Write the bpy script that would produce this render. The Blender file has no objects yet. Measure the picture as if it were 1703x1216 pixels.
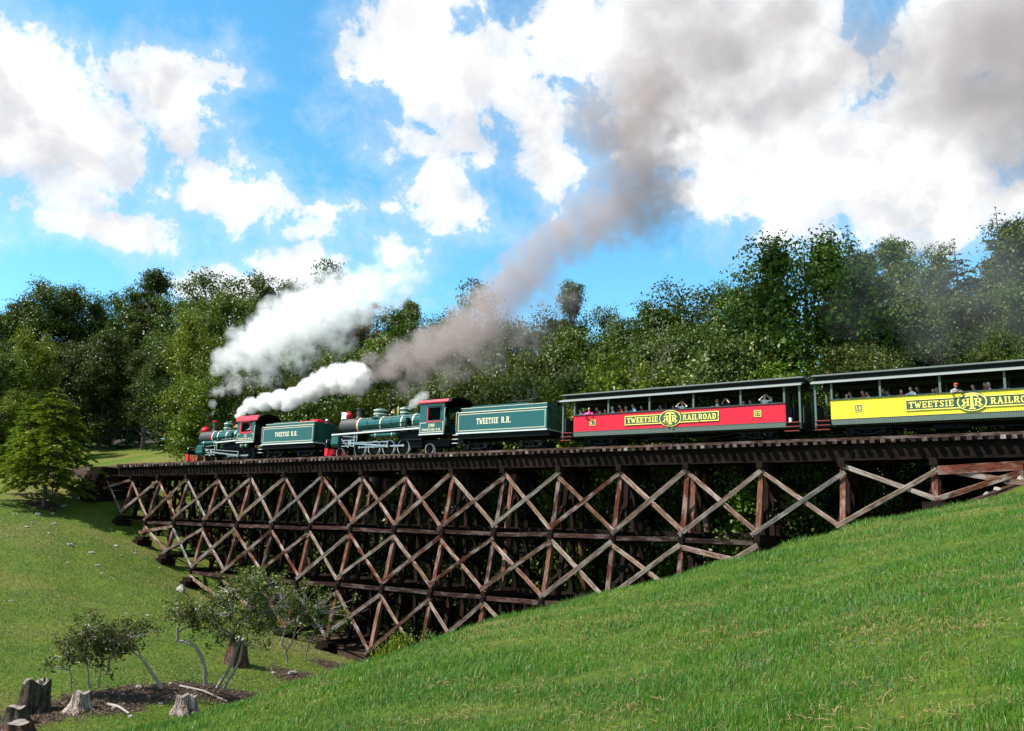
import bpy, math, random
import numpy as np
from mathutils import Vector, Matrix, noise as mnoise

S = bpy.context.scene
COL = S.collection
PI = math.pi

# ------------------------------------------------------------------ camera
FPX, XC, YC = 1400.0, 851.5, 608.0
PITCH, ROLL = math.atan(292 / FPX), 0.02
CF = np.array([0, math.cos(PITCH), math.sin(PITCH)])
_u0 = np.array([0, -math.sin(PITCH), math.cos(PITCH)])
_x0 = np.array([1.0, 0, 0])
CR = math.cos(ROLL) * _x0 + math.sin(ROLL) * _u0
CU = math.cos(ROLL) * _u0 - math.sin(ROLL) * _x0
def ray(x, y): return CF + CR * (x - XC) / FPX + CU * (YC - y) / FPX
def at(x, y, d): return ray(x, y) * d
cam = bpy.data.cameras.new('camera')
cam.sensor_width = 36; cam.lens = 36 * FPX / 1703; cam.clip_start = .1; cam.clip_end = 6000
cam_o = bpy.data.objects.new('camera', cam); COL.objects.link(cam_o)
cam_o.matrix_world = Matrix(((CR[0], CU[0], -CF[0], 0), (CR[1], CU[1], -CF[1], 0), (CR[2], CU[2], -CF[2], 0), (0, 0, 0, 1)))
S.camera = cam_o

# ------------------------------------------------------------------ light
SUN_EL = math.radians(54)
_sd = np.array([-0.95, -0.30]); _sd /= np.linalg.norm(_sd)
SUN = np.array([_sd[0] * math.cos(SUN_EL), _sd[1] * math.cos(SUN_EL), math.sin(SUN_EL)])
sun = bpy.data.lights.new('sun', 'SUN'); sun.energy = 5.0; sun.angle = math.radians(.53); sun.color = (1, .95, .86)
sun_o = bpy.data.objects.new('sun', sun); COL.objects.link(sun_o)
sun_o.rotation_euler = Vector(SUN).to_track_quat('Z', 'Y').to_euler(); sun_o.location = (-60, -30, 90)

S.view_settings.view_transform = 'Standard'; S.view_settings.look = 'None'
S.view_settings.exposure = 0.95; S.view_settings.gamma = 1; S.view_settings.use_curve_mapping = False
S.cycles.volume_bounces = 5; S.cycles.max_bounces = 10; S.cycles.diffuse_bounces = 3; S.cycles.glossy_bounces = 2
S.cycles.transmission_bounces = 3; S.cycles.transparent_max_bounces = 8
S.cycles.volume_max_steps = 256
S.cycles.caustics_reflective = False; S.cycles.caustics_refractive = False

W = bpy.data.worlds.new('World'); S.world = W; W.use_nodes = True
class NT:
    """small node-building helper"""
    def __init__(s, tree): s.t = tree; tree.nodes.clear()
    def n(s, kind, **kw):
        nd = s.t.nodes.new(kind)
        for k, v in kw.items(): setattr(nd, k, v)
        return nd
    def put(s, sock, v):
        if hasattr(v, 'is_output') or isinstance(v, bpy.types.NodeSocket): s.t.links.new(v, sock)
        else: sock.default_value = v
    def m(s, op, a, b=None, c=None, clamp=False):
        nd = s.n('ShaderNodeMath', operation=op, use_clamp=clamp); s.put(nd.inputs[0], a)
        if b is not None: s.put(nd.inputs[1], b)
        if c is not None: s.put(nd.inputs[2], c)
        return nd.outputs[0]
    def v(s, op, a, b=None, c=None, out=0):
        nd = s.n('ShaderNodeVectorMath', operation=op); s.put(nd.inputs[0], a)
        if b is not None: s.put(nd.inputs[1], b)
        if c is not None: s.put(nd.inputs[2], c)
        return nd.outputs['Value'] if out == 1 else nd.outputs[0]
    def noise(s, vec, scale, detail=4, rough=.55, dist=0, col=False):
        nd = s.n('ShaderNodeTexNoise'); s.put(nd.inputs['Vector'], vec); nd.inputs['Scale'].default_value = scale
        nd.inputs['Detail'].default_value = detail; nd.inputs['Roughness'].default_value = rough; nd.inputs['Distortion'].default_value = dist
        return nd.outputs[1 if col else 0]
    def ramp(s, fac, stops, interp='LINEAR'):
        nd = s.n('ShaderNodeValToRGB'); cr = nd.color_ramp; cr.interpolation = interp
        while len(cr.elements) > 1: cr.elements.remove(cr.elements[-1])
        for i, (p, c) in enumerate(stops):
            e = cr.elements[0] if i == 0 else cr.elements.new(p)
            e.position = p; e.color = (*c, 1) if len(c) == 3 else c
        s.put(nd.inputs[0], fac); return nd.outputs[0]
    def rng(s, v, a, b, c=0, d=1, smooth=True):
        nd = s.n('ShaderNodeMapRange'); nd.interpolation_type = 'SMOOTHSTEP' if smooth else 'LINEAR'
        s.put(nd.inputs[0], v)
        for i, q in zip((1, 2, 3, 4), (a, b, c, d)): s.put(nd.inputs[i], q)
        return nd.outputs[0]
    def mix(s, f, a, b, blend='MIX'):
        nd = s.n('ShaderNodeMix', data_type='RGBA', blend_type=blend); s.put(nd.inputs[0], f)
        s.put(nd.inputs[6], (*a, 1) if isinstance(a, tuple) and len(a) == 3 else a)
        s.put(nd.inputs[7], (*b, 1) if isinstance(b, tuple) and len(b) == 3 else b)
        return nd.outputs[2]

def build_world():
    w = NT(W.node_tree)
    tc = w.n('ShaderNodeTexCoord').outputs['Generated']
    d = w.v('NORMALIZE', tc)
    sx = w.n('ShaderNodeSeparateXYZ'); w.put(sx.inputs[0], d)
    az = w.m('ARCTAN2', sx.outputs[0], sx.outputs[1]); el = w.m('ARCSINE', sx.outputs[2])
    cb = w.n('ShaderNodeCombineXYZ'); w.put(cb.inputs[0], az); w.put(cb.inputs[1], el); ae = cb.outputs[0]
    # cumulus banks: the outline of each bank is a union of a few rounded masses, broken up by noise
    blobs = [(30,195,165,105),(150,240,125,70),(278,165,70,62),(290,225,55,40),(-40,140,110,85),(60,275,100,40),
             (-150,230,150,110),(325,285,62,28),(345,325,105,40),(430,340,75,38),(490,378,42,18),(215,378,75,20),(22,340,34,13),
             (480,432,48,28),(520,460,40,22),(650,425,32,22),(390,495,42,30),(560,440,20,12),
             (700,50,95,85),(650,90,50,40),(770,130,110,85),(830,140,85,80),(680,245,66,30),(722,300,52,55),(640,345,42,16),(765,350,42,24),(905,262,42,34),
             (820,265,20,9),(880,190,60,45),(960,60,75,70),
             (1040,90,120,105),(1130,120,140,130),(1250,75,160,110),(1290,190,150,90),(1330,255,160,100),(1260,300,95,50),(1450,275,160,90),
             (1560,215,110,75),(1580,80,95,75),(1690,40,120,90),(1500,352,130,40),(1350,345,120,38),(1660,340,110,22),(1640,180,90,60)]
    warp = w.noise(d, 14, 4, .6, col=True)
    ae2 = w.v('MULTIPLY_ADD', w.v('SUBTRACT', warp, (.5, .5, .5)), (.052, .052, 0), ae)
    F = None                    # signed angular distance (radians) to the union of the masses
    for (x, y, rx, ry) in blobs:
        r = ray(x, y); r = r / np.linalg.norm(r)
        a, e = math.atan2(r[0], r[1]), math.asin(r[2])
        ix, iy = FPX / rx * .9, FPX / ry * .9; rm = math.sqrt(rx * ry) / FPX
        L = w.v('LENGTH', w.v('MULTIPLY_ADD', ae2, (ix, iy, 0), (-a * ix, -e * iy, 0)), out=1)
        L = w.m('MULTIPLY_ADD', L, rm, -rm)
        F = L if F is None else w.m('MINIMUM', F, L)
    # the rest of the sky carries scattered cumulus of the same kind
    gen = w.m('MULTIPLY_ADD', w.noise(d, 3.2, 2, .5), -.35, .19)
    away = w.m('MAXIMUM', w.rng(w.m('ABSOLUTE', az), .66, .8), w.rng(el, .72, .85))
    F = w.m('MULTIPLY_ADD', away, w.m('SUBTRACT', gen, F), F)
    n1 = w.noise(d, 15, 9, .64, .2)
    Fn = w.m('MULTIPLY_ADD', w.m('SUBTRACT', n1, .49), -.20, F)
    dens = w.m('MULTIPLY_ADD', w.rng(Fn, .015, -.012), .84, w.m('MULTIPLY', w.rng(Fn, -.01, -.035), .16))
    wisp = w.m('MULTIPLY', w.rng(Fn, .06, -.01), .28)
    cov = w.m('MAXIMUM', dens, wisp)
    cov = w.m('MULTIPLY', cov, w.rng(el, -.02, .06))
    # relief of the cloud: denser towards the sun than here -> shaded side
    n2 = w.noise(w.v('ADD', d, tuple(SUN * .03)), 11, 5, .55, .25)
    rel = w.rng(w.m('SUBTRACT', w.noise(d, 11, 5, .55, .25), n2), -.10, .10)
    big = w.noise(d, 6, 3, .5)
    shade = w.m('ADD', w.m('MULTIPLY', rel, .5), w.m('MULTIPLY', w.rng(big, .28, .56), .5))
    ccol = w.mix(shade, (.86, .87, .91), (1.42, 1.41, 1.39))
    sky = w.n('ShaderNodeTexSky', sky_type='NISHITA', sun_disc=False)
    sky.sun_elevation = SUN_EL; sky.sun_rotation = math.atan2(SUN[0], SUN[1]); sky.air_density = 1.0; sky.dust_density = .3; sky.ozone_density = 2.0; sky.altitude = 900
    hs = w.n('ShaderNodeHueSaturation'); hs.inputs['Saturation'].default_value = 1.25; hs.inputs['Value'].default_value = 1.0; hs.inputs['Hue'].default_value = .478
    w.put(hs.inputs['Color'], sky.outputs[0])
    b1 = w.n('ShaderNodeBackground'); w.put(b1.inputs[0], hs.outputs[0]); b1.inputs[1].default_value = .15
    b2 = w.n('ShaderNodeBackground'); w.put(b2.inputs[0], ccol); b2.inputs[1].default_value = .45
    mx = w.n('ShaderNodeMixShader'); w.put(mx.inputs[0], cov); w.put(mx.inputs[1], b1.outputs[0]); w.put(mx.inputs[2], b2.outputs[0])
    o = w.n('ShaderNodeOutputWorld'); w.put(o.inputs[0], mx.outputs[0])
build_world()

# ------------------------------------------------------------------ railway frame (x along the line to the right, y away, z up from the rail top)
_u = ray(-1212, 823); _u = _u / np.linalg.norm(_u)
_k = 1336 - XC; _q = ray(932, 746.5)
_D = 15 * (FPX * (_u @ CR) - _k * (_u @ CF)) / (FPX * (_q @ CR) - _k * (_q @ CF))
EX = -_u; EZ = np.array([0, 0, 1.0]) - EX[2] * EX; EZ /= np.linalg.norm(EZ); EY = np.cross(EZ, EX)
ORG = _D * _q + 1.2 * EY
TR = Matrix(((EX[0], EY[0], EZ[0], ORG[0]), (EX[1], EY[1], EZ[1], ORG[1]), (EX[2], EY[2], EZ[2], ORG[2]), (0, 0, 0, 1)))
def tp(l, y, z): return ORG + l * EX + y * EY + z * EZ
def to_track(P):
    q = np.asarray(P) - ORG
    return q @ EX, q @ EY, q @ EZ

# ------------------------------------------------------------------ mesh helpers
def set_props(o, label=None, cat=None, group=None, kind=None):
    if label: o['label'] = label
    if cat: o['category'] = cat
    if group: o['group'] = group
    if kind: o['kind'] = kind
    return o
def thing(name, label, cat, mw=None, group=None):
    o = bpy.data.objects.new(name, None); COL.objects.link(o); o.empty_display_size = .3
    if mw is not None: o.matrix_world = mw
    return set_props(o, label, cat, group)
class MB:
    """collects polygons, then links them as ONE mesh object"""
    def __init__(s): s.V = []; s.Fc = []; s.Sm = []
    def add(s, vs, fs, smooth=False):
        b = len(s.V); s.V += [tuple(map(float, v)) for v in vs]
        s.Fc += [tuple(i + b for i in f) for f in fs]; s.Sm += [smooth] * len(fs); return s
    def box(s, x0, x1, y0, y1, z0, z1):
        return s.add([(x0,y0,z0),(x1,y0,z0),(x1,y1,z0),(x0,y1,z0),(x0,y0,z1),(x1,y0,z1),(x1,y1,z1),(x0,y1,z1)],
                     [(0,3,2,1),(4,5,6,7),(0,1,5,4),(1,2,6,5),(2,3,7,6),(3,0,4,7)])
    def beam(s, p, q, w, h, up=(0, 0, 1)):
        p, q = np.array(p, float), np.array(q, float); d = q - p; d /= np.linalg.norm(d)
        a = np.cross(d, np.array(up, float)); n = np.linalg.norm(a)
        if n < 1e-5: a = np.cross(d, (0, 1.0, 0)); n = np.linalg.norm(a)
        a /= n; b = np.cross(a, d); vs = []
        for c in (p, q):
            for i, j in ((-1,-1),(1,-1),(1,1),(-1,1)): vs.append(c + a * i * w / 2 + b * j * h / 2)
        return s.add(vs, [(0,1,2,3),(7,6,5,4),(0,4,5,1),(1,5,6,2),(2,6,7,3),(3,7,4,0)])
    def tube(s, pts, rs, n=6, caps=True):
        pts = [np.array(p, float) for p in pts]
        if not hasattr(rs, '__len__'): rs = [rs] * len(pts)
        vs = []; a = None
        for i, p in enumerate(pts):
            d = pts[min(i + 1, len(pts) - 1)] - pts[max(i - 1, 0)]; d = d / (np.linalg.norm(d) + 1e-9)
            if a is None: a = np.cross(d, (0, 0, 1.0) if abs(d[2]) < .9 else (0, 1.0, 0))
            else: a = a - d * (a @ d)
            a = a / (np.linalg.norm(a) + 1e-9); b = np.cross(d, a)
            vs += [p + rs[i] * (math.cos(2 * PI * k / n) * a + math.sin(2 * PI * k / n) * b) for k in range(n)]
        fs = [(i*n+k, i*n+(k+1) % n, (i+1)*n+(k+1) % n, (i+1)*n+k) for i in range(len(pts) - 1) for k in range(n)]
        s.add(vs, fs, True)
        if caps:
            s.add(vs[:n], [tuple(range(n))[::-1]]); s.add(vs[-n:], [tuple(range(n))])
        return s
    def lathe(s, axis_p, axis_d, prof, n=20, caps=True):
        """prof: list of (distance along the axis, radius)"""
        P = np.array(axis_p, float); d = np.array(axis_d, float); d /= np.linalg.norm(d)
        a = np.cross(d, (0, 0, 1.0) if abs(d[2]) < .9 else (0, 1.0, 0)); a /= np.linalg.norm(a); b = np.cross(d, a)
        rings = [[P + d * t + r * (math.cos(2*PI*k/n) * a + math.sin(2*PI*k/n) * b) for k in range(n)] for t, r in prof]
        for i in range(len(rings) - 1):
            s.add(rings[i] + rings[i + 1], [(k, (k+1) % n, n + (k+1) % n, n + k) for k in range(n)], True)
        if caps:
            s.add(rings[0], [tuple(range(n))[::-1]]); s.add(rings[-1], [tuple(range(n))])
        return s
    def prism(s, poly, y0, y1):
        """polygon in the x-z plane pushed from y0 to y1"""
        n = len(poly)
        return s.add([(x, y0, z) for x, z in poly] + [(x, y1, z) for x, z in poly],
                     [tuple(range(n)), tuple(range(2*n - 1, n - 1, -1))] + [(k, n + k, n + (k+1) % n, (k+1) % n) for k in range(n)])
    def prism_x(s, poly, x0, x1):
        n = len(poly)
        return s.add([(x0, y, z) for y, z in poly] + [(x1, y, z) for y, z in poly],
                     [tuple(range(n))[::-1], tuple(range(n, 2*n))] + [((k+1) % n, n + (k+1) % n, n + k, k) for k in range(n)])
    def ell(s, c, r, nu=10, nv=6, R=None):
        vs = []; c = np.array(c, float)
        for j in range(nv + 1):
            t = PI * j / nv
            for k in range(nu):
                q = np.array((r[0]*math.sin(t)*math.cos(2*PI*k/nu), r[1]*math.sin(t)*math.sin(2*PI*k/nu), r[2]*math.cos(t)))
                vs.append(c + (R @ q if R is not None else q))
        return s.add(vs, [(j*nu+k, (j+1)*nu+k, (j+1)*nu+(k+1) % nu, j*nu+(k+1) % nu) for j in range(nv) for k in range(nu)], True)
    def shift(s, dx=0, dy=0, dz=0): s.V = [(x+dx, y+dy, z+dz) for x, y, z in s.V]; return s
    def mesh(s, name, mats):
        me = bpy.data.meshes.new(name); me.from_pydata(s.V, [], s.Fc); me.polygons.foreach_set('use_smooth', s.Sm); 
        for m_ in (mats if isinstance(mats, (list, tuple)) else [mats]): me.materials.append(m_)
        me.update(); return me
    def build(s, name, mat, parent=None, ox=0.0):
        if parent is not None and '_ox' in parent: ox = parent['_ox']
        if ox: s.shift(-ox)
        o = bpy.data.objects.new(name, s.mesh(name, mat)); COL.objects.link(o)
        if parent is not None: o.parent = parent
        return o
def np_mesh(name, V, quads=None, tris=None, mat=None, smooth=False):
    me = bpy.data.meshes.new(name); V = np.ascontiguousarray(V, dtype=np.float32)
    me.vertices.add(len(V)); me.vertices.foreach_set('co', V.ravel())
    li = []; st = []; tot = []; n = 0
    for arr, k in ((quads, 4), (tris, 3)):
        if arr is None or len(arr) == 0: continue
        arr = np.asarray(arr, dtype=np.int32); li.append(arr.ravel()); st.append(n + k * np.arange(len(arr))); n += k * len(arr)
    li = np.concatenate(li); st = np.concatenate(st)
    me.loops.add(len(li)); me.loops.foreach_set('vertex_index', li)
    me.polygons.add(len(st)); me.polygons.foreach_set('loop_start', st.astype(np.int32))
    if smooth: me.polygons.foreach_set('use_smooth', np.ones(len(st), dtype=bool))
    if mat: me.materials.append(mat)
    me.update(calc_edges=True); me.validate(); return me
def link(name, me, parent=None):
    o = bpy.data.objects.new(name, me); COL.objects.link(o)
    if parent is not None: o.parent = parent
    return o

# ------------------------------------------------------------------ materials
def new_mat(name):
    m = bpy.data.materials.new(name); m.use_nodes = True
    return m, NT(m.node_tree)
def finish(w, bsdf, m): 
    o = w.n('ShaderNodeOutputMaterial'); w.put(o.inputs[0], bsdf); return m
def paint(name, col, rough=.4, dirt=.35, dirt_col=(.03, .026, .022), metal=0, scale=2.5, bump=.0, coat=0, spec=.4):
    m, w = new_mat(name); tc = w.n('ShaderNodeTexCoord').outputs['Object']
    n1 = w.noise(tc, scale, 6, .62); n2 = w.noise(w.v('MULTIPLY', tc, (6, 6, .7)), scale, 4, .6)
    f = w.m('MULTIPLY', w.rng(w.m('ADD', w.m('MULTIPLY', n1, .6), w.m('MULTIPLY', n2, .4)), .45, .75), dirt)
    c = w.mix(f, col, dirt_col)
    c = w.mix(w.m('MULTIPLY', w.noise(tc, scale * 7, 3), .25), c, tuple(min(1, q * 1.35 + .004) for q in col))
    b = w.n('ShaderNodeBsdfPrincipled'); w.put(b.inputs['Base Color'], c); b.inputs['Metallic'].default_value = metal
    w.put(b.inputs['Roughness'], w.m('MULTIPLY_ADD', n1, .3, max(0, rough - .15)))
    b.inputs['Specular IOR Level'].default_value = spec
    if coat: b.inputs['Coat Weight'].default_value = coat
    if bump:
        bp = w.n('ShaderNodeBump'); bp.inputs['Strength'].default_value = bump; bp.inputs['Distance'].default_value = .02
        w.put(bp.inputs['Height'], w.noise(tc, 14, 5)); w.put(b.inputs['Normal'], bp.outputs[0])
    return finish(w, b.outputs[0], m)
def timber(name, stops, rough=.85, light=.35):
    """weathered timber: long grain along the piece's own x axis, tint differs per piece"""
    m, w = new_mat(name); tc = w.n('ShaderNodeTexCoord').outputs['Object']
    rnd = w.n('ShaderNodeObjectInfo').outputs['Random']
    cb = w.n('ShaderNodeCombineXYZ'); w.put(cb.inputs[0], w.m('MULTIPLY', rnd, 50)); w.put(cb.inputs[1], w.m('MULTIPLY', rnd, 17)); w.put(cb.inputs[2], w.m('MULTIPLY', rnd, 31))
    p = w.v('ADD', tc, cb.outputs[0])
    g = w.noise(w.v('MULTIPLY', p, (.7, 11, 11)), 2.2, 6, .65)
    blot = w.noise(w.v('MULTIPLY', p, (.8, 2, 2)), 1.3, 4, .6)
    base = w.ramp(rnd, stops, 'LINEAR')
    c = w.mix(w.rng(g, .42, .62), w.mix(.75, base, (.012, .008, .006)), base)
    c = w.mix(w.m('MULTIPLY', w.rng(blot, .46, .66), light), c, (.40, .34, .31))
    knots = w.rng(w.noise(w.v('MULTIPLY', p, (1, 3.5, 3.5)), 3.1, 2), .68, .74)
    c = w.mix(w.m('MULTIPLY', knots, .8), c, (.015, .008, .006))
    b = w.n('ShaderNodeBsdfPrincipled'); w.put(b.inputs['Base Color'], c); b.inputs['Roughness'].default_value = rough
    b.inputs['Specular IOR Level'].default_value = .05
    bp = w.n('ShaderNodeBump'); bp.inputs['Strength'].default_value = .6; bp.inputs['Distance'].default_value = .02; w.put(bp.inputs['Height'], g); w.put(b.inputs['Normal'], bp.outputs[0])
    return finish(w, b.outputs[0], m)
def leaf(name, c1, c2, c3, trans=.3, rough=.45):
    m, w = new_mat(name)
    isl = w.n('ShaderNodeNewGeometry').outputs['Random Per Island']; rnd = w.n('ShaderNodeObjectInfo').outputs['Random']
    tc = w.n('ShaderNodeTexCoord').outputs['Object']
    big = w.rng(w.noise(tc, .45, 3), .35, .65)
    c = w.mix(big, c1, c2); c = w.mix(w.m('POWER', isl, 4.5), c, c3)  # scattered leaves tinted paler, glints put into the colour
    hs = w.n('ShaderNodeHueSaturation'); w.put(hs.inputs['Color'], c)
    w.put(hs.inputs['Value'], w.m('MULTIPLY_ADD', rnd, .7, .62)); w.put(hs.inputs['Hue'], w.m('MULTIPLY_ADD', w.m('FRACT', w.m('MULTIPLY', rnd, 7.3)), .045, .472))
    hs.inputs['Saturation'].default_value = 1.12
    b = w.n('ShaderNodeBsdfPrincipled'); w.put(b.inputs['Base Color'], hs.outputs[0]); b.inputs['Roughness'].default_value = rough; b.inputs['Specular IOR Level'].default_value = .22
    t = w.n('ShaderNodeBsdfTranslucent'); w.put(t.inputs[0], w.mix(.5, hs.outputs[0], (.16, .22, .02)))
    x = w.n('ShaderNodeMixShader'); x.inputs[0].default_value = trans; w.put(x.inputs[1], b.outputs[0]); w.put(x.inputs[2], t.outputs[0])
    return finish(w, x.outputs[0], m)
M = {}
M['green'] = paint('teal_green_paint', (.005, .072, .062), .26, .4, (.008, .02, .019), coat=.35)
M['green_dark'] = paint('dark_green_paint', (.03, .05, .045), .5, .3)
M['sill_green'] = paint('grey_green_paint', (.085, .115, .10), .55, .3)
M['black'] = paint('black_iron', (.005, .005, .006), .5, .5, (.014, .012, .011), bump=.2, spec=.1)
M['smokebox'] = paint('graphite_paint', (.035, .035, .037), .6, .4, (.06, .05, .045), bump=.15)
M['cream'] = paint('cream_lettering', (.72, .66, .50), .5, .15)
M['goldline'] = paint('cream_lining', (.55, .52, .40), .5, .2)
M['silver'] = paint('silver_paint', (.62, .62, .60), .38, .35, (.15, .13, .12), metal=.25)
M['steel'] = paint('bright_steel', (.42, .42, .41), .3, .35, (.1, .09, .08), metal=.8)
M['brass'] = paint('brass', (.65, .5, .22), .3, .2, metal=.9)
M['red'] = paint('red_paint', (.62, .008, .03), .4, .15, (.1, .005, .005))
M['redroof'] = paint('red_roof_paint', (.60, .02, .045), .5, .2, (.15, .01, .01))
M['yellow'] = paint('yellow_paint', (.85, .68, .03), .45, .1, (.4, .3, .03))
M['signyellow'] = paint('sign_yellow', (.80, .66, .14), .5, .1)
M['signgreen'] = paint('sign_green', (.022, .075, .045), .5, .2)
M['roofgrey'] = paint('roof_grey_green', (.13, .15, .145), .6, .35)
M['eave'] = paint('eave_grey', (.30, .32, .31), .55, .3)
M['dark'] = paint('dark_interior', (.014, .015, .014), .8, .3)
M['white'] = paint('white_cloth', (.8, .8, .8), .8, .1, (.5, .5, .5))
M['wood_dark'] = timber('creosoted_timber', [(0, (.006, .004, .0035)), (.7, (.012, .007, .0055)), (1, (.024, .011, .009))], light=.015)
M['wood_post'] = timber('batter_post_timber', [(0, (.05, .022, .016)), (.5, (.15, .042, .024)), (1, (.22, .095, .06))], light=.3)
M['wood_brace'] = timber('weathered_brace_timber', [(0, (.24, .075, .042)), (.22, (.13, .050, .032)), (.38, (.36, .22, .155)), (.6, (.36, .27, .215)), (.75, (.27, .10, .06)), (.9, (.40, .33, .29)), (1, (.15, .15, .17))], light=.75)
M['wood_tie'] = timber('tie_timber', [(0, (.025, .016, .013)), (.55, (.07, .045, .038)), (.85, (.13, .10, .085)), (1, (.42, .38, .33))], light=.25)
M['step_red'] = paint('worn_step_red', (.30, .025, .03), .6, .5)
M['rust'] = paint('rusty_rail', (.09, .045, .03), .6, .5, (.03, .018, .012), bump=.2)
M['bark'] = paint('grey_brown_bark', (.10, .075, .055), .9, .6, (.03, .022, .016), bump=.8, scale=4)
M['palebark'] = paint('pale_lichen_bark', (.27, .235, .205), .9, .5, (.10, .08, .065), bump=.8, scale=6)
M['rock'] = paint('pale_rock', (.26, .245, .22), .95, .9, (.12, .11, .08), bump=.9, scale=5)
def add_groove(m, pitch):
    """narrow vertical board joints as fine relief along x"""
    w = NT.__new__(NT); w.t = m.node_tree
    b = next(n for n in w.t.nodes if n.type == 'BSDF_PRINCIPLED'); tc = w.n('ShaderNodeTexCoord').outputs['Object']
    s = w.n('ShaderNodeSeparateXYZ'); w.put(s.inputs[0], tc)
    fr = w.m('FRACT', w.m('DIVIDE', s.outputs[0], pitch)); h = w.rng(w.m('ABSOLUTE', w.m('SUBTRACT', fr, .5)), .40, .47, 1, 0)
    bp = w.n('ShaderNodeBump'); bp.inputs['Strength'].default_value = 1; bp.inputs['Distance'].default_value = .03; w.put(bp.inputs['Height'], h); w.put(b.inputs['Normal'], bp.outputs[0])
for nm in ('red', 'yellow', 'sill_green'):
    M[nm + '_board'] = M[nm].copy(); M[nm + '_board'].name = nm + '_tongue_and_groove'; add_groove(M[nm + '_board'], .105)
# ------------------------------------------------------------------ terrain
BX0, BSP, NB = -45.8, 4.19, 17
BENT = [BX0 + BSP * i for i in range(NB)]
FOOT = [-4.9, -6.6, -8.0, -9.6, -10.9, -11.8, -12.5, -12.95, -13.9, -14.3, -14.0, -12.6, -10.6, -8.4, -6.7, -4.9, -3.3]
def lat_at(z): return 1.55 + max(0, -1.5 - z) / 4.4
ctrl = []
for l, z in zip(BENT, FOOT):
    ctrl.append(tp(l, -lat_at(z), z - .62)); ctrl.append(tp(l, lat_at(z) + .5, z - .5))
for q in [(-50.5,-1.5,-3.2),(-50.5,1.8,-2.8),(-50.5,-4.5,-4.2),(-53,0,-.75),(-58,0,-.7),(-58,-3,-1.6),(-70,0,-.7),(-90,0,-.6),(-120,0,0),(-70,-3,-1.4),(24.8,0,-1.9),(28,0,-.8),(40,0,-.7),(60,0,-.7),
          (-20,12,-9),(-10,14,-8),(0,13,-7),(10,12,-5),(20,10,-3),(-20,30,-3),(0,30,-1),(20,30,2),(40,30,6),(-20,60,3),(10,60,6),(40,60,14),(-35,10,-6.0),(-45,10,-1.2),(-35,20,-1.5)]:
    ctrl.append(tp(*q))
for q in [(240,737,130),(330,742,122),(120,742,130),(230,766,95),(320,766,90),(150,772,96),(60,745,120),
          (72,842,76),(0,842,72),(-60,845,70),(30,800,84),(0,900,60),(100,900,64),(0,1000,46),(150,1000,52),(290,990,58),(0,1100,36),(200,1080,42),(330,1050,48),(400,1062,47),
          (500,1105,46),(50,1188,31),(300,1172,31.5),(370,1148,35),(20,1216,28.5),(130,1185,31),(-100,1000,45),(-100,1150,32),(-300,1000,44),(-300,870,66),(590,1092,52)]:
    ctrl.append(at(*q))
ctrl += [np.array(q, float) for q in [(-4,38,-9.2),(2,36,-9),(8,34,-7.5),(14,33,-3.5),(20,31,0),(-14,26,-7.5),(-25,22,-6.5),(-20,15,-6),(-90,30,2),(-90,70,7),(-70,120,16),(-20,150,18),(40,130,16),(90,100,20),(120,60,12),(-120,130,20),(0,220,24),(120,220,30),(-160,220,28)]]
ctrl = np.array(ctrl)
def tps_fit(P, z, lam=.6):
    d = np.linalg.norm(P[:, None] - P[None], axis=2); K = np.where(d > 0, d * d * np.log(d + 1e-9), 0) + lam * np.eye(len(P)) * 20
    Q = np.hstack([np.ones((len(P), 1)), P]); A = np.block([[K, Q], [Q.T, np.zeros((3, 3))]])
    return np.linalg.solve(A, np.concatenate([z, np.zeros(3)]))
_tw = tps_fit(ctrl[:, :2], ctrl[:, 2])
def valley(x, y):
    sh = x.shape; X = np.stack([x.ravel(), y.ravel()], 1); out = np.zeros(len(X)); P = ctrl[:, :2]; n = len(P)
    for i in range(n):
        d2 = (X[:, 0] - P[i, 0]) ** 2 + (X[:, 1] - P[i, 1]) ** 2
        out += _tw[i] * np.where(d2 > 0, .5 * d2 * np.log(d2 + 1e-9), 0)
    return (out + _tw[n] + X @ _tw[n + 1:]).reshape(sh)
AZ_T = np.radians([-180, -90, -60, -40, -24.1, -19.4, -16.3, -13.4, -10.4, -7.4, -3.3, 3.5, 9.5, 13.1, 15.8, 17.2, 20.4, 23.6, 27.5, 31.2, 45, 70, 90, 180])
RC_T = np.array([14, 11, 12, 13.5, 14.18, 14.49, 15.01, 15.58, 16.36, 16.85, 17.89, 20.98, 22.24, 23.9, 25.59, 27.08, 29.69, 33.2, 35.25, 36.7, 45, 50, 50, 30.])
def lowfreq(x, y):
    return (np.sin(x * .61 + 1.3) * np.sin(y * .47 + .4) + .6 * np.sin(x * 1.31 + y * .83) + .5 * np.sin(y * 1.7 - x * .9 + 2)) 
def ground(x, y):
    x = np.asarray(x, float); y = np.asarray(y, float)
    r = np.hypot(x, y); az = np.arctan2(x, y); rc = np.interp(az, AZ_T, RC_T)
    pl = -1.62 + .2 * np.clip(x, -40, 30) - .012 * np.clip(-y, 0, 40)
    pl = 4.1 - np.logaddexp(0, (4.1 - pl) * 3) / 3
    t = r - rc; pl = pl - .42 * (np.logaddexp(0, t * 3.0) / 3.0)
    v = valley(x, y)
    far = np.clip((r - 230) / 300, 0, 1); v = v * (1 - far) + 24 * far
    k = 2.2; h = np.logaddexp(pl * k, v * k) / k
    return h + .035 * lowfreq(x, y) * np.clip(r / 8, .3, 1.6)
def gz(x, y): return float(ground(np.array([x]), np.array([y]))[0])
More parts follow.
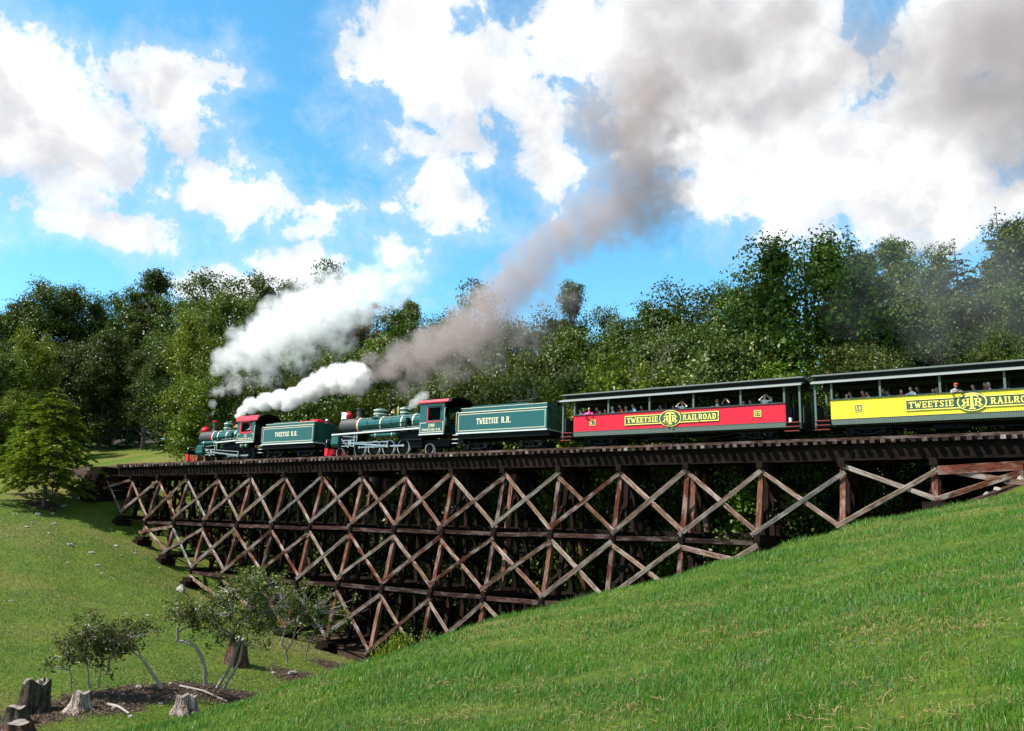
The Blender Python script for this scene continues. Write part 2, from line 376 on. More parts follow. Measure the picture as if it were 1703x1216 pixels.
def soilness(x, y):
    s = np.zeros_like(x)
    for (px, py, d, rr) in [(370,1140,35,2.6),(180,1150,32,3.0),(255,1135,33.5,2.4),(110,1160,31.5,2.2),(320,1120,35,2.0),(60,1175,30.5,2.0),(440,1130,36,2.4),(500,1105,43,2.6),(580,1095,48,3),(20,1195,29.5,1.8),(72,842,76,2.4)]:
        P = at(px, py, d); s = np.maximum(s, 1.25 - np.hypot(x - P[0], (y - P[1]) * 1.15) / (rr * .88))
    # bare leaf litter below the trees behind the line and under the right part of the trestle
    q = np.stack([x, y], -1); l = (q[..., 0] - ORG[0]) * EX[0] + (q[..., 1] - ORG[1]) * EX[1]; yy = (q[..., 0] - ORG[0]) * EY[0] + (q[..., 1] - ORG[1]) * EY[1]
    s = np.maximum(s, np.clip((l + 26) / 6, 0, 1) * np.clip((yy + 3.5) / 3, 0, 1) * 1.0)
    s = np.maximum(s, np.clip((yy - 38) / 4, 0, 1))
    s = np.maximum(s, np.clip(1.3 - np.abs(yy) / 2.2, 0, 1) * np.clip((-48 - l) / 3, 0, 1))
    s = np.maximum(s, np.clip(1.3 - np.abs(yy) / 2.2, 0, 1) * np.clip((l - 23) / 3, 0, 1))
    return np.clip(s, 0, 1.25)
def axis(lo, a, b, hi, st, gro=1.13):
    v = list(np.arange(a, b + st / 2, st)); s = st; x = v[-1]
    while x < hi: s *= gro; x += s; v.append(x)
    s = st; x = v[0]; pre = []
    while x > lo: s *= gro; x -= s; pre.append(x)
    return np.array(pre[::-1] + v)
def build_ground():
    xs = axis(-1500, -48, 40, 1500, .55); ys = axis(-600, 2, 92, 2200, .55)
    Xg, Yg = np.meshgrid(xs, ys); Z = ground(Xg, Yg)
    nx, ny = len(xs), len(ys); V = np.stack([Xg.ravel(), Yg.ravel(), Z.ravel()], 1)
    i = np.arange(ny - 1)[:, None] * nx + np.arange(nx - 1)[None]; i = i.ravel()
    me = np_mesh('ground', V, quads=np.stack([i, i + 1, i + 1 + nx, i + nx], 1), smooth=True)
    for nm, val in (('soil', soilness(Xg, Yg)),):
        at_ = me.attributes.new(nm, 'FLOAT', 'POINT'); at_.data.foreach_set('value', val.ravel().astype(np.float32))
    m, w = new_mat('lawn_and_soil'); P = w.n('ShaderNodeNewGeometry').outputs['Position']
    big = w.noise(P, .10, 4, .55); mid = w.noise(P, .45, 5, .6); fine = w.noise(w.v('MULTIPLY', P, (1, 1, .4)), 5.5, 6, .7); mow = w.noise(w.v('MULTIPLY', P, (.16, 1.5, .3)), 1.2, 4, .6)
    g = w.mix(w.rng(mid, .3, .7), (.062, .128, .006), (.122, .165, .012))
    g = w.mix(w.m('MULTIPLY', w.rng(big, .44, .66), .85), g, (.19, .165, .045))
    g = w.mix(w.m('MULTIPLY', w.rng(mow, .55, .78), .6), g, (.155, .12, .05))
    g = w.mix(w.rng(fine, .35, .75), w.mix(.6, g, (.018, .032, .006)), g)
    so = w.noise(P, 2.2, 6, .7); s = w.mix(w.rng(so, .35, .65), (.024, .015, .010), (.065, .040, .027)); s = w.mix(w.m('MULTIPLY', w.rng(w.noise(P, 9, 3), .62, .7), .6), s, (.20, .16, .12))
    a = w.n('ShaderNodeAttribute', attribute_name='soil').outputs['Fac']
    f = w.rng(w.m('ADD', a, w.m('MULTIPLY_ADD', w.noise(P, .9, 6, .7), 1.4, -.7)), .38, .62)
    c = w.mix(f, g, s)
    b = w.n('ShaderNodeBsdfPrincipled'); w.put(b.inputs['Base Color'], c); b.inputs['Roughness'].default_value = .9; b.inputs['Specular IOR Level'].default_value = .15
    bp = w.n('ShaderNodeBump'); bp.inputs['Strength'].default_value = .9; bp.inputs['Distance'].default_value = .12
    w.put(bp.inputs['Height'], w.m('ADD', fine, w.m('MULTIPLY', w.noise(P, 14, 4, .7), .5))); w.put(b.inputs['Normal'], bp.outputs[0])
    finish(w, b.outputs[0], m); me.materials.append(m)
    o = link('ground', me); set_props(o, 'grassy hillside and ravine floor under the trestle', None, None, 'structure')
build_ground()

# ------------------------------------------------------------------ trestle
def build_trestle():
    R = random.Random(5)
    root = thing('railway_trestle', 'long dark timber railway trestle with crossed weathered braces over the ravine', 'trestle', TR)
    def piece(name, p, q, w, h, mat, up=(0, 0, 1), wob=.012, parent=root):
        p = Vector(p); q = Vector(q); d = q - p; L = d.length; d.normalize()
        b = Vector(up); a = b.cross(d)
        if a.length < 1e-3: a = Vector((0, 1, 0)).cross(d)
        a.normalize(); b = d.cross(a)
        m = MB(); j = lambda: R.uniform(-wob, wob)
        n = 3 if L > 2 else 1
        rows = []
        for i in range(n + 1):
            t = L * i / n; oy, oz = (0, 0) if i in (0, n) else (j() * 1.5, j() * 1.5)
            rows.append([(t + (j() if i in (0, n) else 0), sy * w / 2 + oy + j() * .3, sz * h / 2 + oz + j() * .3) for sy, sz in ((-1,-1),(1,-1),(1,1),(-1,1))])
        vs = [v for r in rows for v in r]
        fs = [(3, 2, 1, 0), tuple(4*n + k for k in range(4))] + [(4*i+k, 4*i+(k+1) % 4, 4*i+4+(k+1) % 4, 4*i+4+k) for i in range(n) for k in range(4)]
        m.add(vs, fs); o = m.build(name, mat); o.parent = parent
        o.matrix_local = Matrix(((d.x, a.x, b.x, p.x), (d.y, a.y, b.y, p.y), (d.z, a.z, b.z, p.z), (0, 0, 0, 1)))
        return o
    wd, wp, wb, wt = M['wood_dark'], M['wood_post'], M['wood_brace'], M['wood_tie']
    TI = [(-1.5, -5.0), (-5.62, -8.85), (-9.5, -13.2)]
    for bi, (l, fz) in enumerate(zip(BENT, FOOT)):
        piece('cap', (l, -2.0, -1.33), (l, 2.0, -1.33), .34, .36, wd)
        for k, (zt, zb) in enumerate(TI):
            if zt - fz < .5: break
            full = fz < zb - .25; b = zb if full else fz + .12
            if k: piece('cap', (l, -lat_at(zt) - .3, zt + .15), (l, lat_at(zt) + .3, zt + .15), .32, .30, wd)
            for s in (-1, 1):
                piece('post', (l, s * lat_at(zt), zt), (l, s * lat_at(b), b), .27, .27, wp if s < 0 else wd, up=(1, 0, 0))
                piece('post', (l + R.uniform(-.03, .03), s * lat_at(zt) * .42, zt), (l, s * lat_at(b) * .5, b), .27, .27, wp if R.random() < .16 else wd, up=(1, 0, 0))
            piece('post', (l, 0, zt), (l, 0, b), .28, .28, wd, up=(1, 0, 0))
            if b - zt < -1.2:
                for s in (-1, 1):
                    piece('sway_brace', (l + s * .2, -s * (lat_at(zt) + .1), zt - .1), (l + s * .2, s * (lat_at(b) + .1), b + .2), .09, .26, wd, up=(1, 0, 0))
            if full or b - zt < -1.0:
                piece('sill', (l, -lat_at(b) - .35, b - .15), (l, lat_at(b) + .35, b - .15), .32, .30, wd)
            if not full: break
        bz = max(fz, TI[-1][1] - .4)
        for s in (-1, 1):
            piece('footing_block', (l - .55, s * lat_at(bz), fz - .12), (l + .55, s * lat_at(bz), fz - .12), .75, .34, wd)
            piece('footing_block', (l, s * lat_at(bz) - .7, fz - .5), (l, s * lat_at(bz) + .7, fz - .5), .8, .5, wd)
        if fz < -13.4:   # short stub below the third tier
            for s in (-1, 1): piece('post', (l, s * lat_at(-13.2), -13.5), (l, s * lat_at(fz), fz), .3, .3, wd, up=(1, 0, 0))
        elif bi in (4, 13): piece('post', (l, -lat_at(fz), max(TI[1][1], fz) - .3 if bi == 13 else -9.5), (l, -lat_at(fz), fz), .5, .4, wd, up=(1, 0, 0))
    # crossed braces on both outer faces
    for i in range(-1, NB):
        l0, l1 = (BENT[i] if i >= 0 else BX0 - BSP), (BENT[i + 1] if i + 1 < NB else BENT[-1] + BSP)
        f0, f1 = (FOOT[i] if i >= 0 else -2.6), (FOOT[i + 1] if i + 1 < NB else -2.6)
        for k, (zt, zb) in enumerate(TI):
            b0, b1 = max(zb, f0 + .25), max(zb, f1 + .25)
            h0, h1 = zt - b0, zt - b1
            for s in (-1, 1):
                off = .20
                sy = lambda z, e: s * (lat_at(z) + e)
                jz = lambda: R.uniform(-.24, .16); w = R.uniform(.20, .265)
                ex = R.uniform(-.05, .32)
                if h1 > .7 and h0 > -.6:                # '\' from the top of this bent to the foot of the next
                    t = min(zt, zt if h0 > 0 else f0 + .5); z0, z1 = t - .05 + jz(), b1 + .05 + jz()
                    if h0 < .5: z0 = min(z0, f0 + .6)
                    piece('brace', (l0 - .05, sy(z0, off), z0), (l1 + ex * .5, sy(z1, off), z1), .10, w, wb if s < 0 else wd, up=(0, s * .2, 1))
                if h0 > .7 and h1 > -.6:                # '/'
                    z0, z1 = b0 + .05 + jz(), zt - .05 + jz()
                    if h1 < .5: z1 = min(z1, f1 + .6)
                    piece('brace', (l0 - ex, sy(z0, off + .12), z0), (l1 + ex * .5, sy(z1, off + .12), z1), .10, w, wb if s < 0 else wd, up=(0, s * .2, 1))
                if zb - .2 > max(f0, f1) - .1 and k < 2 and i >= 0 and i + 1 < NB:
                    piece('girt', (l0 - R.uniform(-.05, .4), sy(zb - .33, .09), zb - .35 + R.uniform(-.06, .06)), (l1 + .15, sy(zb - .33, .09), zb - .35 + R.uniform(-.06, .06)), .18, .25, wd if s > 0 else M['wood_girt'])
            if k < 2 and zb - .2 > max(f0, f1) and 0 <= i and i + 1 < NB:
                piece('girt', (l0, 0, zb - .02), (l1, 0, zb - .02), .2, .25, wd)
    # deck
    lo, hi = -49.6, 40.0
    l = lo
    while l < hi:
        n = min(l + BSP, hi)
        for y in (-.86, -.45, .45, .86):
            piece('stringer', (l, y, -.70), (n - .02, y, -.70), .22, .82, wd, wob=.006)
        l = n
    k = 0
    mesh_pool = []
    for v in range(6):
        m = MB(); jj = lambda: R.uniform(-.01, .01); x = [(-1.32 + jj(), -.11, -.09), (1.32, -.11, -.09)]
        e = R.uniform(-.05, .05)
        m.box(-1.38 + e, 1.36 + e, -.112, .112, -.095, .095); mesh_pool.append(m.mesh('tie', wt))
    l = lo + .15
    while l < hi - .1:
        o = link('tie', mesh_pool[R.randrange(6)], root)
        o.matrix_local = Matrix.Translation((l + R.uniform(-.03, .03), R.uniform(-.03, .03), -.19 + R.uniform(-.006, .006))) @ Matrix.Rotation(PI / 2 + R.uniform(-.02, .02), 4, 'Z')
        l += .475
    for s in (-1, 1):
        l = lo
        while l < hi:
            n = min(l + 5.2, hi)
            piece('guard_timber', (l, s * 1.16, -.02), (n - .03, s * 1.16, -.02), .17, .14, M['wood_guard'], wob=.006); l = n
        m = MB(); p = [(-.07, -.085), (.07, -.085), (.07, -.07), (.012, -.05), (.012, -.03), (.033, -.025), (.033, 0), (-.033, 0), (-.033, -.025), (-.012, -.03), (-.012, -.05), (-.07, -.07)]
        m.prism_x([(y + s * .46, z - .01) for y, z in p], -110, 60); m.build('rail', M['rust'], root, 0)
    # left abutment: crib of stacked timbers, tree shade put into their dark colour
    for q in range(9):
        z = -.45 - q * .36
        piece('abutment_timber', (-50.2, -2.1 - .16 * q, z), (-50.2, 2.1 + .16 * q, z), .36, .34, wd)
        for s in (-1, 1):
            piece('abutment_timber', (-50.0, s * (2.0 + .16 * q), z + .02), (-52.6 - .12 * q, s * (2.0 + .16 * q), z + .02), .32, .33, wd)
    for q in range(5):
        z = -1.7 - q * .34
        piece('abutment_timber', (25.1, -2.2, z), (25.1, 2.2, z), .36, .33, wd)
    piece('abutment_timber', (21.4, -1.9, -1.75), (27.5, -2.0, -1.45), .12, .42, M['wood_post'])
M['wood_girt'] = timber('dark_girt_timber', [(0, (.018, .010, .008)), (.7, (.04, .018, .015)), (1, (.08, .036, .03))], light=.15)
M['wood_guard'] = timber('guard_timber', [(0, (.05, .03, .024)), (1, (.11, .06, .045))], light=.2)
build_trestle()
# ------------------------------------------------------------------ lettering (slab-serif strokes on a 0..1 high grid)
GLY = {
 'T': (.86, [(.43,0,.43,1,.22),(0,.93,.86,.93,.15),(.2,.06,.66,.06,.12),(.06,.7,.06,.95,.12),(.80,.7,.80,.95,.12)]),
 'W': (1.16, [(.12,.98,.36,.02,.2),(.36,.02,.58,.75,.12),(.58,.75,.80,.02,.2),(.80,.02,1.04,.98,.12),(-.02,.94,.3,.94,.12),(.86,.94,1.18,.94,.12)]),
 'E': (.80, [(.2,0,.2,1,.22),(0,.94,.78,.94,.13),(0,.06,.78,.06,.13),(.2,.5,.55,.5,.12),(.72,.68,.72,.96,.12),(.72,.04,.72,.32,.12),(.55,.38,.55,.62,.1)]),
 'S': (.76, [(.66,.72,.66,.98,.12),(.62,.9,.28,.93,.13),(.28,.93,.13,.74,.2),(.13,.74,.3,.56,.2),(.3,.56,.5,.45,.2),(.5,.45,.62,.27,.2),(.62,.27,.48,.07,.2),(.48,.07,.12,.1,.13),(.1,.02,.1,.3,.12)]),
 'I': (.5, [(.25,0,.25,1,.22),(0,.94,.5,.94,.13),(0,.06,.5,.06,.13)]),
 'R': (.92, [(.2,0,.2,1,.22),(0,.94,.55,.94,.13),(.55,.93,.72,.82,.2),(.72,.84,.72,.64,.2),(.72,.66,.55,.52,.2),(.58,.5,.2,.5,.12),(.5,.5,.76,.05,.2),(0,.06,.42,.06,.12),(.62,.06,.94,.06,.12)]),
 'A': (.96, [(.14,0,.48,1,.13),(.48,1,.80,0,.22),(.26,.33,.7,.33,.12),(-.03,.06,.32,.06,.12),(.6,.06,.99,.06,.12),(.3,.95,.5,.95,.1)]),
 'L': (.76, [(.2,0,.2,1,.22),(0,.94,.42,.94,.12),(0,.06,.74,.06,.13),(.68,.04,.68,.36,.13)]),
 'O': (.88, [(.14,.25,.14,.75,.22),(.74,.25,.74,.75,.22),(.14,.72,.32,.95,.2),(.32,.94,.56,.94,.13),(.56,.95,.74,.72,.2),(.14,.28,.32,.05,.2),(.32,.06,.56,.06,.13),(.56,.05,.74,.28,.2)]),
 'D': (.86, [(.2,0,.2,1,.22),(0,.94,.5,.94,.13),(0,.06,.5,.06,.13),(.5,.93,.72,.72,.2),(.72,.74,.72,.26,.22),(.72,.28,.5,.07,.2)]),
 '.': (.3, [(.05,.1,.25,.1,.2)]),
 ' ': (.42, []),
 '1': (.5, [(.26,0,.26,1,.22),(.02,.06,.5,.06,.12),(.05,.82,.26,.96,.13)]),
 '2': (.72, [(.1,.7,.2,.92,.18),(.2,.93,.5,.93,.13),(.5,.93,.6,.72,.2),(.6,.72,.14,.08,.18),(.08,.07,.68,.07,.15),(.64,.05,.64,.28,.1)]),
 '7': (.7, [(.04,.92,.66,.92,.15),(.06,.7,.06,.95,.12),(.62,.92,.3,0,.2)]),
 '8': (.74, [(.15,.66,.15,.84,.18),(.57,.66,.57,.84,.18),(.15,.82,.36,.95,.13),(.57,.82,.36,.95,.13),(.15,.66,.57,.36,.18),(.57,.66,.15,.36,.18),(.12,.18,.12,.36,.2),(.6,.18,.6,.36,.2),(.12,.18,.36,.05,.14),(.6,.18,.36,.05,.14)]),
 '9': (.74, [(.14,.62,.14,.8,.2),(.58,.3,.58,.8,.2),(.14,.78,.36,.95,.14),(.58,.78,.36,.95,.14),(.14,.64,.36,.46,.14),(.36,.46,.58,.6,.12),(.58,.3,.36,.05,.14),(.36,.05,.14,.14,.13)]),
 '0': (.78, [(.13,.25,.13,.75,.2),(.63,.25,.63,.75,.2),(.13,.73,.3,.95,.16),(.3,.94,.46,.94,.13),(.46,.95,.63,.73,.16),(.13,.27,.3,.05,.16),(.3,.06,.46,.06,.13),(.46,.05,.63,.27,.16)]),
}
def text_width(t, h, gap=.14): return sum(GLY[c][0] + gap for c in t) * h - gap * h
def letters(mb, t, x, z, h, y, depth=.012, sx=1.0, gap=.14, mirror=False):
    """raised letters standing on the near face at y, reading along +x from x, base at z"""
    k = 0
    for c in t:
        wd, st = GLY[c]
        for (a, b, c2, d, th) in st:
            dx, dz = c2 - a, d - b; L = math.hypot(dx, dz); ux, uz = dx / L, dz / L; px, pz = -uz * th / 2, ux * th / 2
            pts = [(a + px, b + pz), (a - px, b - pz), (c2 - px, d - pz), (c2 + px, d + pz)]
            if mirror: pts = [(wd - q, r) for q, r in pts][::-1]
            k += 1
            mb.prism([(x + q * h * sx, z + r * h) for q, r in pts][::-1], y - depth - .0007 * (k % 7), y)
        x += (wd + gap) * h * sx
    return x
def centred(mb, t, xc, z, h, y, width=None, depth=.012):
    w0 = text_width(t, h); sx = (width / w0) if width else 1
    letters(mb, t, xc - w0 * sx / 2, z, h, y, depth, sx)
def frame_lines(mb, x0, x1, z0, z1, t, y, d=.01):
    mb.box(x0, x1, y - d, y, z0, z0 + t).box(x0, x1, y - d, y, z1 - t, z1).box(x0, x0 + t, y - d, y, z0 + t + .001, z1 - t - .001).box(x1 - t, x1, y - d, y, z0 + t + .001, z1 - t - .001)

def vehicle(name, label, cat, x, group=None):
    t = thing(name, label, cat, TR @ Matrix.Translation((x, 0, 0)), group); t['_ox'] = x; return t
def wheel(parent, x, z, r, y, spokes=12, mat=None, tyre=None, name='driving_wheel', counter=False):
    s = -1 if y < 0 else 1
    m = MB(); m.lathe((x, y - s * .05, z), (0, s, 0), [(0, r * .93), (.10, r * .93), (.10, r * .80), (0, r * .80)], 22, caps=False)
    m.lathe((x, y - s * .06, z), (0, s, 0), [(0, r * .2), (.13, r * .2)], 10)
    if spokes:
        for k in range(spokes):
            a = 2 * PI * (k + .3) / spokes; c, sn = math.cos(a), math.sin(a)
            m.beam((x + c * r * .17, y, z + sn * r * .17), (x + c * r * .82, y, z + sn * r * .82), .07, .05, (0, 1, 0))
    else: m.lathe((x, y, z), (0, s, 0), [(0, r * .85), (.02, r * .85)], 18)
    if counter: m.prism([(x + r * .8 * math.cos(a), z + r * .8 * math.sin(a)) for a in np.linspace(.9, 2.4, 7)], y - s * .03, y + s * .055)
    o = m.build(name, mat or M['black'], parent)
    # rim is built in the wheel's own space
    ty = MB(); ty.lathe((x, y - s * .07, z), (0, s, 0), [(0, r + .03), (.03, r), (.14, r), (.14, r * .93), (.0, r * .93), (0, r + .03)], 28, caps=False)
    ox = parent['_ox']; ty.shift(-ox); t = bpy.data.objects.new('tyre', ty.mesh('tyre', tyre or M['black'])); COL.objects.link(t); t.parent = o
    return o
def sub(mb, name, mat, part, thing_root):
    mb.shift(-thing_root['_ox']); o = bpy.data.objects.new(name, mb.mesh(name, mat)); COL.objects.link(o); o.parent = part; return o
def truck(parent, x, wb=1.5, r=.36, y=.62):
    m = MB()
    for s in (-1, 1):
        m.box(x - wb / 2 - .35, x + wb / 2 + .35, s * (y + .1) - .05, s * (y + .1) + .05, .5, .62)
        m.beam((x - wb / 2 - .2, s * (y + .1), .52), (x - .3, s * (y + .1), .26), .07, .07); m.beam((x + wb / 2 + .2, s * (y + .1), .52), (x + .3, s * (y + .1), .26), .07, .07)
        m.box(x - .35, x + .35, s * (y + .1) - .06, s * (y + .1) + .06, .22, .30)
        for d in (-wb / 2, wb / 2): m.box(x + d - .13, x + d + .13, s * (y + .13) - .09, s * (y + .13) + .09, .28, .52)
        for d in (-.14, .14): m.lathe((x + d, s * (y + .1), .3), (0, 0, 1), [(0, .07), (.05, .085), (.1, .07), (.15, .085), (.22, .07)], 8)
    m.box(x - .2, x + .2, -y - .1, y + .1, .36, .66)
    o = m.build('truck', M['black'], parent)
    for d in (-wb / 2, wb / 2):
        for s in (-1, 1):
            q = MB(); q.lathe((x + d, s * (y - .16), r), (0, s, 0), [(0, r + .03), (.03, r), (.12, r), (.12, r * .8), (.08, r * .75), (.08, .1), (.16, .08)], 18)
            sub(q, 'wheel', M['black'], o, parent)
    return o
def arch(y, z, rise, n=10): return [(y * math.cos(a), z + rise * math.sin(a)) for a in np.linspace(0, PI, n)]

# ------------------------------------------------------------------ steam engines
def engine(P):
    T = vehicle('steam_locomotive', P['label'], 'locomotive', P['front']); part = lambda m, n, mat: m.build(n, mat, T)
    f, sbk, cf, cb = P['front'], P['sb_back'], P['cab_f'], P['cab_b']; zc, r = P['zc'], P['r']; W2 = P['w']
    m = MB(); m.lathe((f, 0, zc), (1, 0, 0), [(0, r * .98), (sbk - f, r * .98)], 28); m.lathe((f - .02, 0, zc), (-1, 0, 0), [(0, r * .96), (.05, r * .94), (.06, r * .72), (.12, r * .66), (.17, r * .4), (.19, .1), (.22, .08)], 24)
    for a in range(12): m.ell((f - .06, r * .86 * math.cos(a * PI / 6), zc + r * .86 * math.sin(a * PI / 6)), (.03, .03, .03), 6, 4)
    sb = part(m, 'smokebox', M['smokebox'])
    m = MB(); m.lathe((sbk, 0, zc), (1, 0, 0), [(0, r), (P['taper'] - sbk, r * 1.0), (cf - sbk, r * P.get('flare', 1.1))], 32)
    part(m, 'boiler', M['green'])
    for i, b in enumerate(P['bands']):
        rr = r * (1 + (P.get('flare', 1.1) - 1) * max(0, (b - P['taper']) / (cf - P['taper']))) + .012
        m = MB(); m.lathe((b - .05, 0, zc), (1, 0, 0), [(0, rr - .03), (0, rr), (.10, rr), (.10, rr - .03)], 32, caps=False); part(m, 'boiler_band', M['cream'])
    m = MB(); m.lathe((sbk - .09, 0, zc), (1, 0, 0), [(0, r), (0, r + .02), (.06, r + .02), (.06, r)], 30, caps=False); part(m, 'smokebox_ring', M['red'])
    # running board and valance
    z = P['board_z']; m = MB()
    for s in (-1, 1):
        m.beam((P['board_x0'], s * 1.02, z), (cf - .02, s * 1.02, z + P['board_rise']), .34, .05)
    part(m, 'running_board', M['black'])
    m = MB()
    for s in (-1, 1): m.beam((P['board_x0'], s * 1.20, z - .02), (cf - .02, s * 1.20, z - .02 + P['board_rise']), .012, .11)
    part(m, 'running_board_edge', M['silver'])
    # chimney, domes, bell, whistle
    x, zt = P['stack']; m = MB(); rs = P['stack_r']
    m.lathe((x, 0, zc + r * .9), (0, 0, 1), [(0, rs * 1.7), (.08, rs * 1.2), (.15, rs), (zt - zc - r * .9 - .12, rs * .95), (zt - zc - r * .9 - .1, rs * 1.22), (zt - zc - r * .9, rs * 1.2), (zt - zc - r * .9, rs * .8), (zt - zc - r * .9 - .3, rs * .7)], 20); st = part(m, 'chimney', M['smokebox'])
    if P.get('stack_red'):
        m = MB(); m.lathe((x, 0, zt - .13), (0, 0, 1), [(0, rs * 1.23), (.12, rs * 1.25), (.14, rs * 1.1)], 20, caps=False); sub(m, 'chimney_cap', M['red'], st, T)
    for nm, x, zt, rd in P['domes']:
        b = zc + r * .82; H = zt - b; m = MB(); m.lathe((x, 0, b), (0, 0, 1), [(0, rd * 1.3), (.10, rd * 1.06), (.17, rd), (H * .70, rd), (H * .74, rd * 1.05), (H * .80, rd * .96), (H * .92, rd * .7), (H, rd * .2)], 22); d = part(m, nm, M['green'])
        for q in (.25, H * .70):
            m = MB(); m.lathe((x, 0, b + q), (0, 0, 1), [(0, rd), (0, rd + .025), (.07, rd + .025), (.07, rd)], 22, caps=False); sub(m, 'dome_band', M['cream'], d, T)
    x = P['bell']; b = zc + r; m = MB(); m.lathe((x, 0, b + .18), (0, 0, 1), [(0, .21), (.05, .19), (.15, .13), (.25, .10), (.3, .03)], 14); m2 = MB()
    for s in (-1, 1): m2.beam((x, s * .26, b - .06), (x, s * .26, b + .38), .05, .05)
    m2.beam((x, -.28, b + .40), (x, .28, b + .40), .05, .05); bell = part(m, 'bell', M['brass']); sub(m2, 'bell_yoke', M['red'] if P.get('stack_red') else M['black'], bell, T)
    x = P['whistle']; m = MB(); m.lathe((x, -.1, b - .1), (0, 0, 1), [(0, .05), (.3, .05), (.3, .10), (.72, .10), (.74, .03), (.8, .03)], 10); part(m, 'whistle', M['brass'])
    m = MB(); m.lathe((cf - .55, 0, b - .12), (0, 0, 1), [(0, .18), (.22, .18), (.24, .09), (.45, .09), (.46, .05)], 12); part(m, 'safety_valve', M['brass'])
    # lamp on the smokebox
    x, zl = P['lamp']; m = MB(); m.lathe((x - .3, 0, zl), (1, 0, 0), [(0, .26), (.04, .27), (.5, .27), (.58, .18), (.6, .05)], 18); m.box(x - .2, x + .22, -.22, .22, zc + r * .9, zl - .2)
    m.lathe((x, 0, zl + .22), (0, 0, 1), [(0, .1), (.12, .1), (.14, .15), (.17, .05)], 10)
    L = part(m, 'headlamp', M['red']); m = MB(); m.lathe((x - .31, 0, zl), (-1, 0, 0), [(0, .23), (.012, .2), (.02, .02)], 16); sub(m, 'lens', M['steel'], L, T)
    # cab
    zb, ze, zr = P['cab_zb'], P['cab_ze'], P['cab_zr']; w0, w1, v0, v1 = P['win']
    m = MB()
    for s in (-1, 1):
        y0, y1 = sorted((s * W2, s * (W2 - .05)))
        m.box(cf, cb, y0, y1, zb, v0); m.box(cf, cb, y0, y1, v1, ze); m.box(cf, w0, y0, y1, v0 + .001, v1 - .001); m.box(w1, cb, y0, y1, v0 + .001, v1 - .001)
    m.prism_x([(-W2 + .05, zb), (W2 - .05, zb)] + arch(W2 - .05, ze - .02, zr - ze - .06), cf + .002, cf + .05)
    part(m, 'cab', M['green'])
    m = MB(); m.box(cf + .05, cb, -W2 + .05, W2 - .05, zb - .05, zb + .03); m.lathe((cf + .06, 0, zc - .25), (1, 0, 0), [(0, .62), (.5, .62)], 16); m.box(cf + .7, cf + 1.1, .4, W2 - .15, zb, zb + .7); part(m, 'cab_floor', M['dark'])
    ro = P['roof_over']; pts = arch(W2 + .09, ze, zr - ze, 14); m = MB(); m.prism_x(pts + [(y * .97, z - .05) for y, z in pts[::-1]], cf - .12, cb + ro); roof = part(m, 'cab_roof', M['redroof'] if P.get('roof_red') else M['black'])
    m = MB()
    for s in (-1, 1):
        m.prism_x([(s * (W2 + .10), ze - .02), (s * (W2 + .115), ze + .04), (s * (W2 - .02), ze + P['roof_band'] + .04), (s * (W2 - .04), ze + P['roof_band'])][::s], cf - .13, cb + P['band_len'])
    sub(m, 'roof_edge', M['redroof'], roof, T)
    m = MB(); m.box((cf + cb) / 2 - .35, (cf + cb) / 2 + .35, -.3, .3, zr - .06, zr + .09); sub(m, 'roof_hatch', M['black'], roof, T)
    m = MB(); t = .06
    m.box(w0 - t, w0, -W2 - .02, -W2 + .06, v0 - t, v1 + t).box(w1, w1 + t, -W2 - .02, -W2 + .06, v0 - t, v1 + t).box(w0, w1, -W2 - .02, -W2 + .06, v0 - t, v0).box(w0, w1, -W2 - .02, -W2 + .06, v1, v1 + t)
    wf = part(m, 'cab_window_frame', M[P['wf']])
    m = MB(); m.box(w0 - .1, w1 + .12, -W2 - .05, -W2 - .022, v0 - .12, v0 - .062); sub(m, 'arm_rest', M['redroof'], wf, T); m = MB(); m.box(w0 + .002, w0 + .07, -W2 - .025, -W2 + .065, v0 + .002, v1 - .002); sub(m, 'window_post', M['redroof'], wf, T)
    m = MB(); m.box(w0 + .03, w1 + .1, -W2 - .20, -W2 - .022, v1 + .08, v1 + .11); sub(m, 'window_hood', M['green'], wf, T)
    m = MB(); frame_lines(m, cf + .06, cb - .06, zb + .08, v0 - .14, .045, -W2); part(m, 'cab_lining', M['goldline'])
    m = MB(); m.box(cf, cb, -W2 - .04, -W2 + .02, zb - .09, zb - .002); m.box(cf, cb, W2 - .02, W2 + .04, zb - .09, zb - .002); part(m, 'cab_sill', M['silver'])
    m = MB(); hm = v0 - .14 - zb - .08; centred(m, P['number'], (cf + cb) / 2, zb + .08 + hm * .52, hm * .34, -W2); centred(m, 'TWEETSIE R.R.', (cf + cb) / 2, zb + .08 + hm * .16, hm * .22, -W2, width=(cb - cf) * .78); part(m, 'cab_lettering', M['cream'])
    m = MB(); m.tube([(cb + .03, -W2 + .06, zb + .1), (cb + .05, -W2 - .04, zb + .2), (cb + .05, -W2 - .04, ze - .5), (cb + .03, -W2 + .06, ze - .4)], .022, 6); part(m, 'hand_rail', M['goldline'])
    # frame and wheels
    m = MB()
    for s in (-1, 1): m.box(P['frame0'], cb - .1, s * .38 - .05, s * .38 + .05, .55, 1.05)
    m.box(P['frame0'], cb - .1, -.33, .33, .8, .98); m.box(f + .2, sbk - .1, -.5, .5, .9, zc - r * .7); m.prism_x([(-.85, 1.05), (.85, 1.05), (.7, zc - .3), (-.7, zc - .3)], cf - 2.2, cf - .05)
    m.box(cf - 1.9, cf - .2, -.6, .6, .55, 1.05)
    part(m, 'main_frame', M['black'])
    for x in P['drivers']:
        for s in (-1, 1): wheel(T, x, P['dr'], P['dr'], s * .60, 12, M['black'], P['tyre'], counter=True)
    for x, rr in P['small']:
        for s in (-1, 1): wheel(T, x, rr, rr, s * .58, 8, M['black'], P['tyre'], name='guide_wheel')
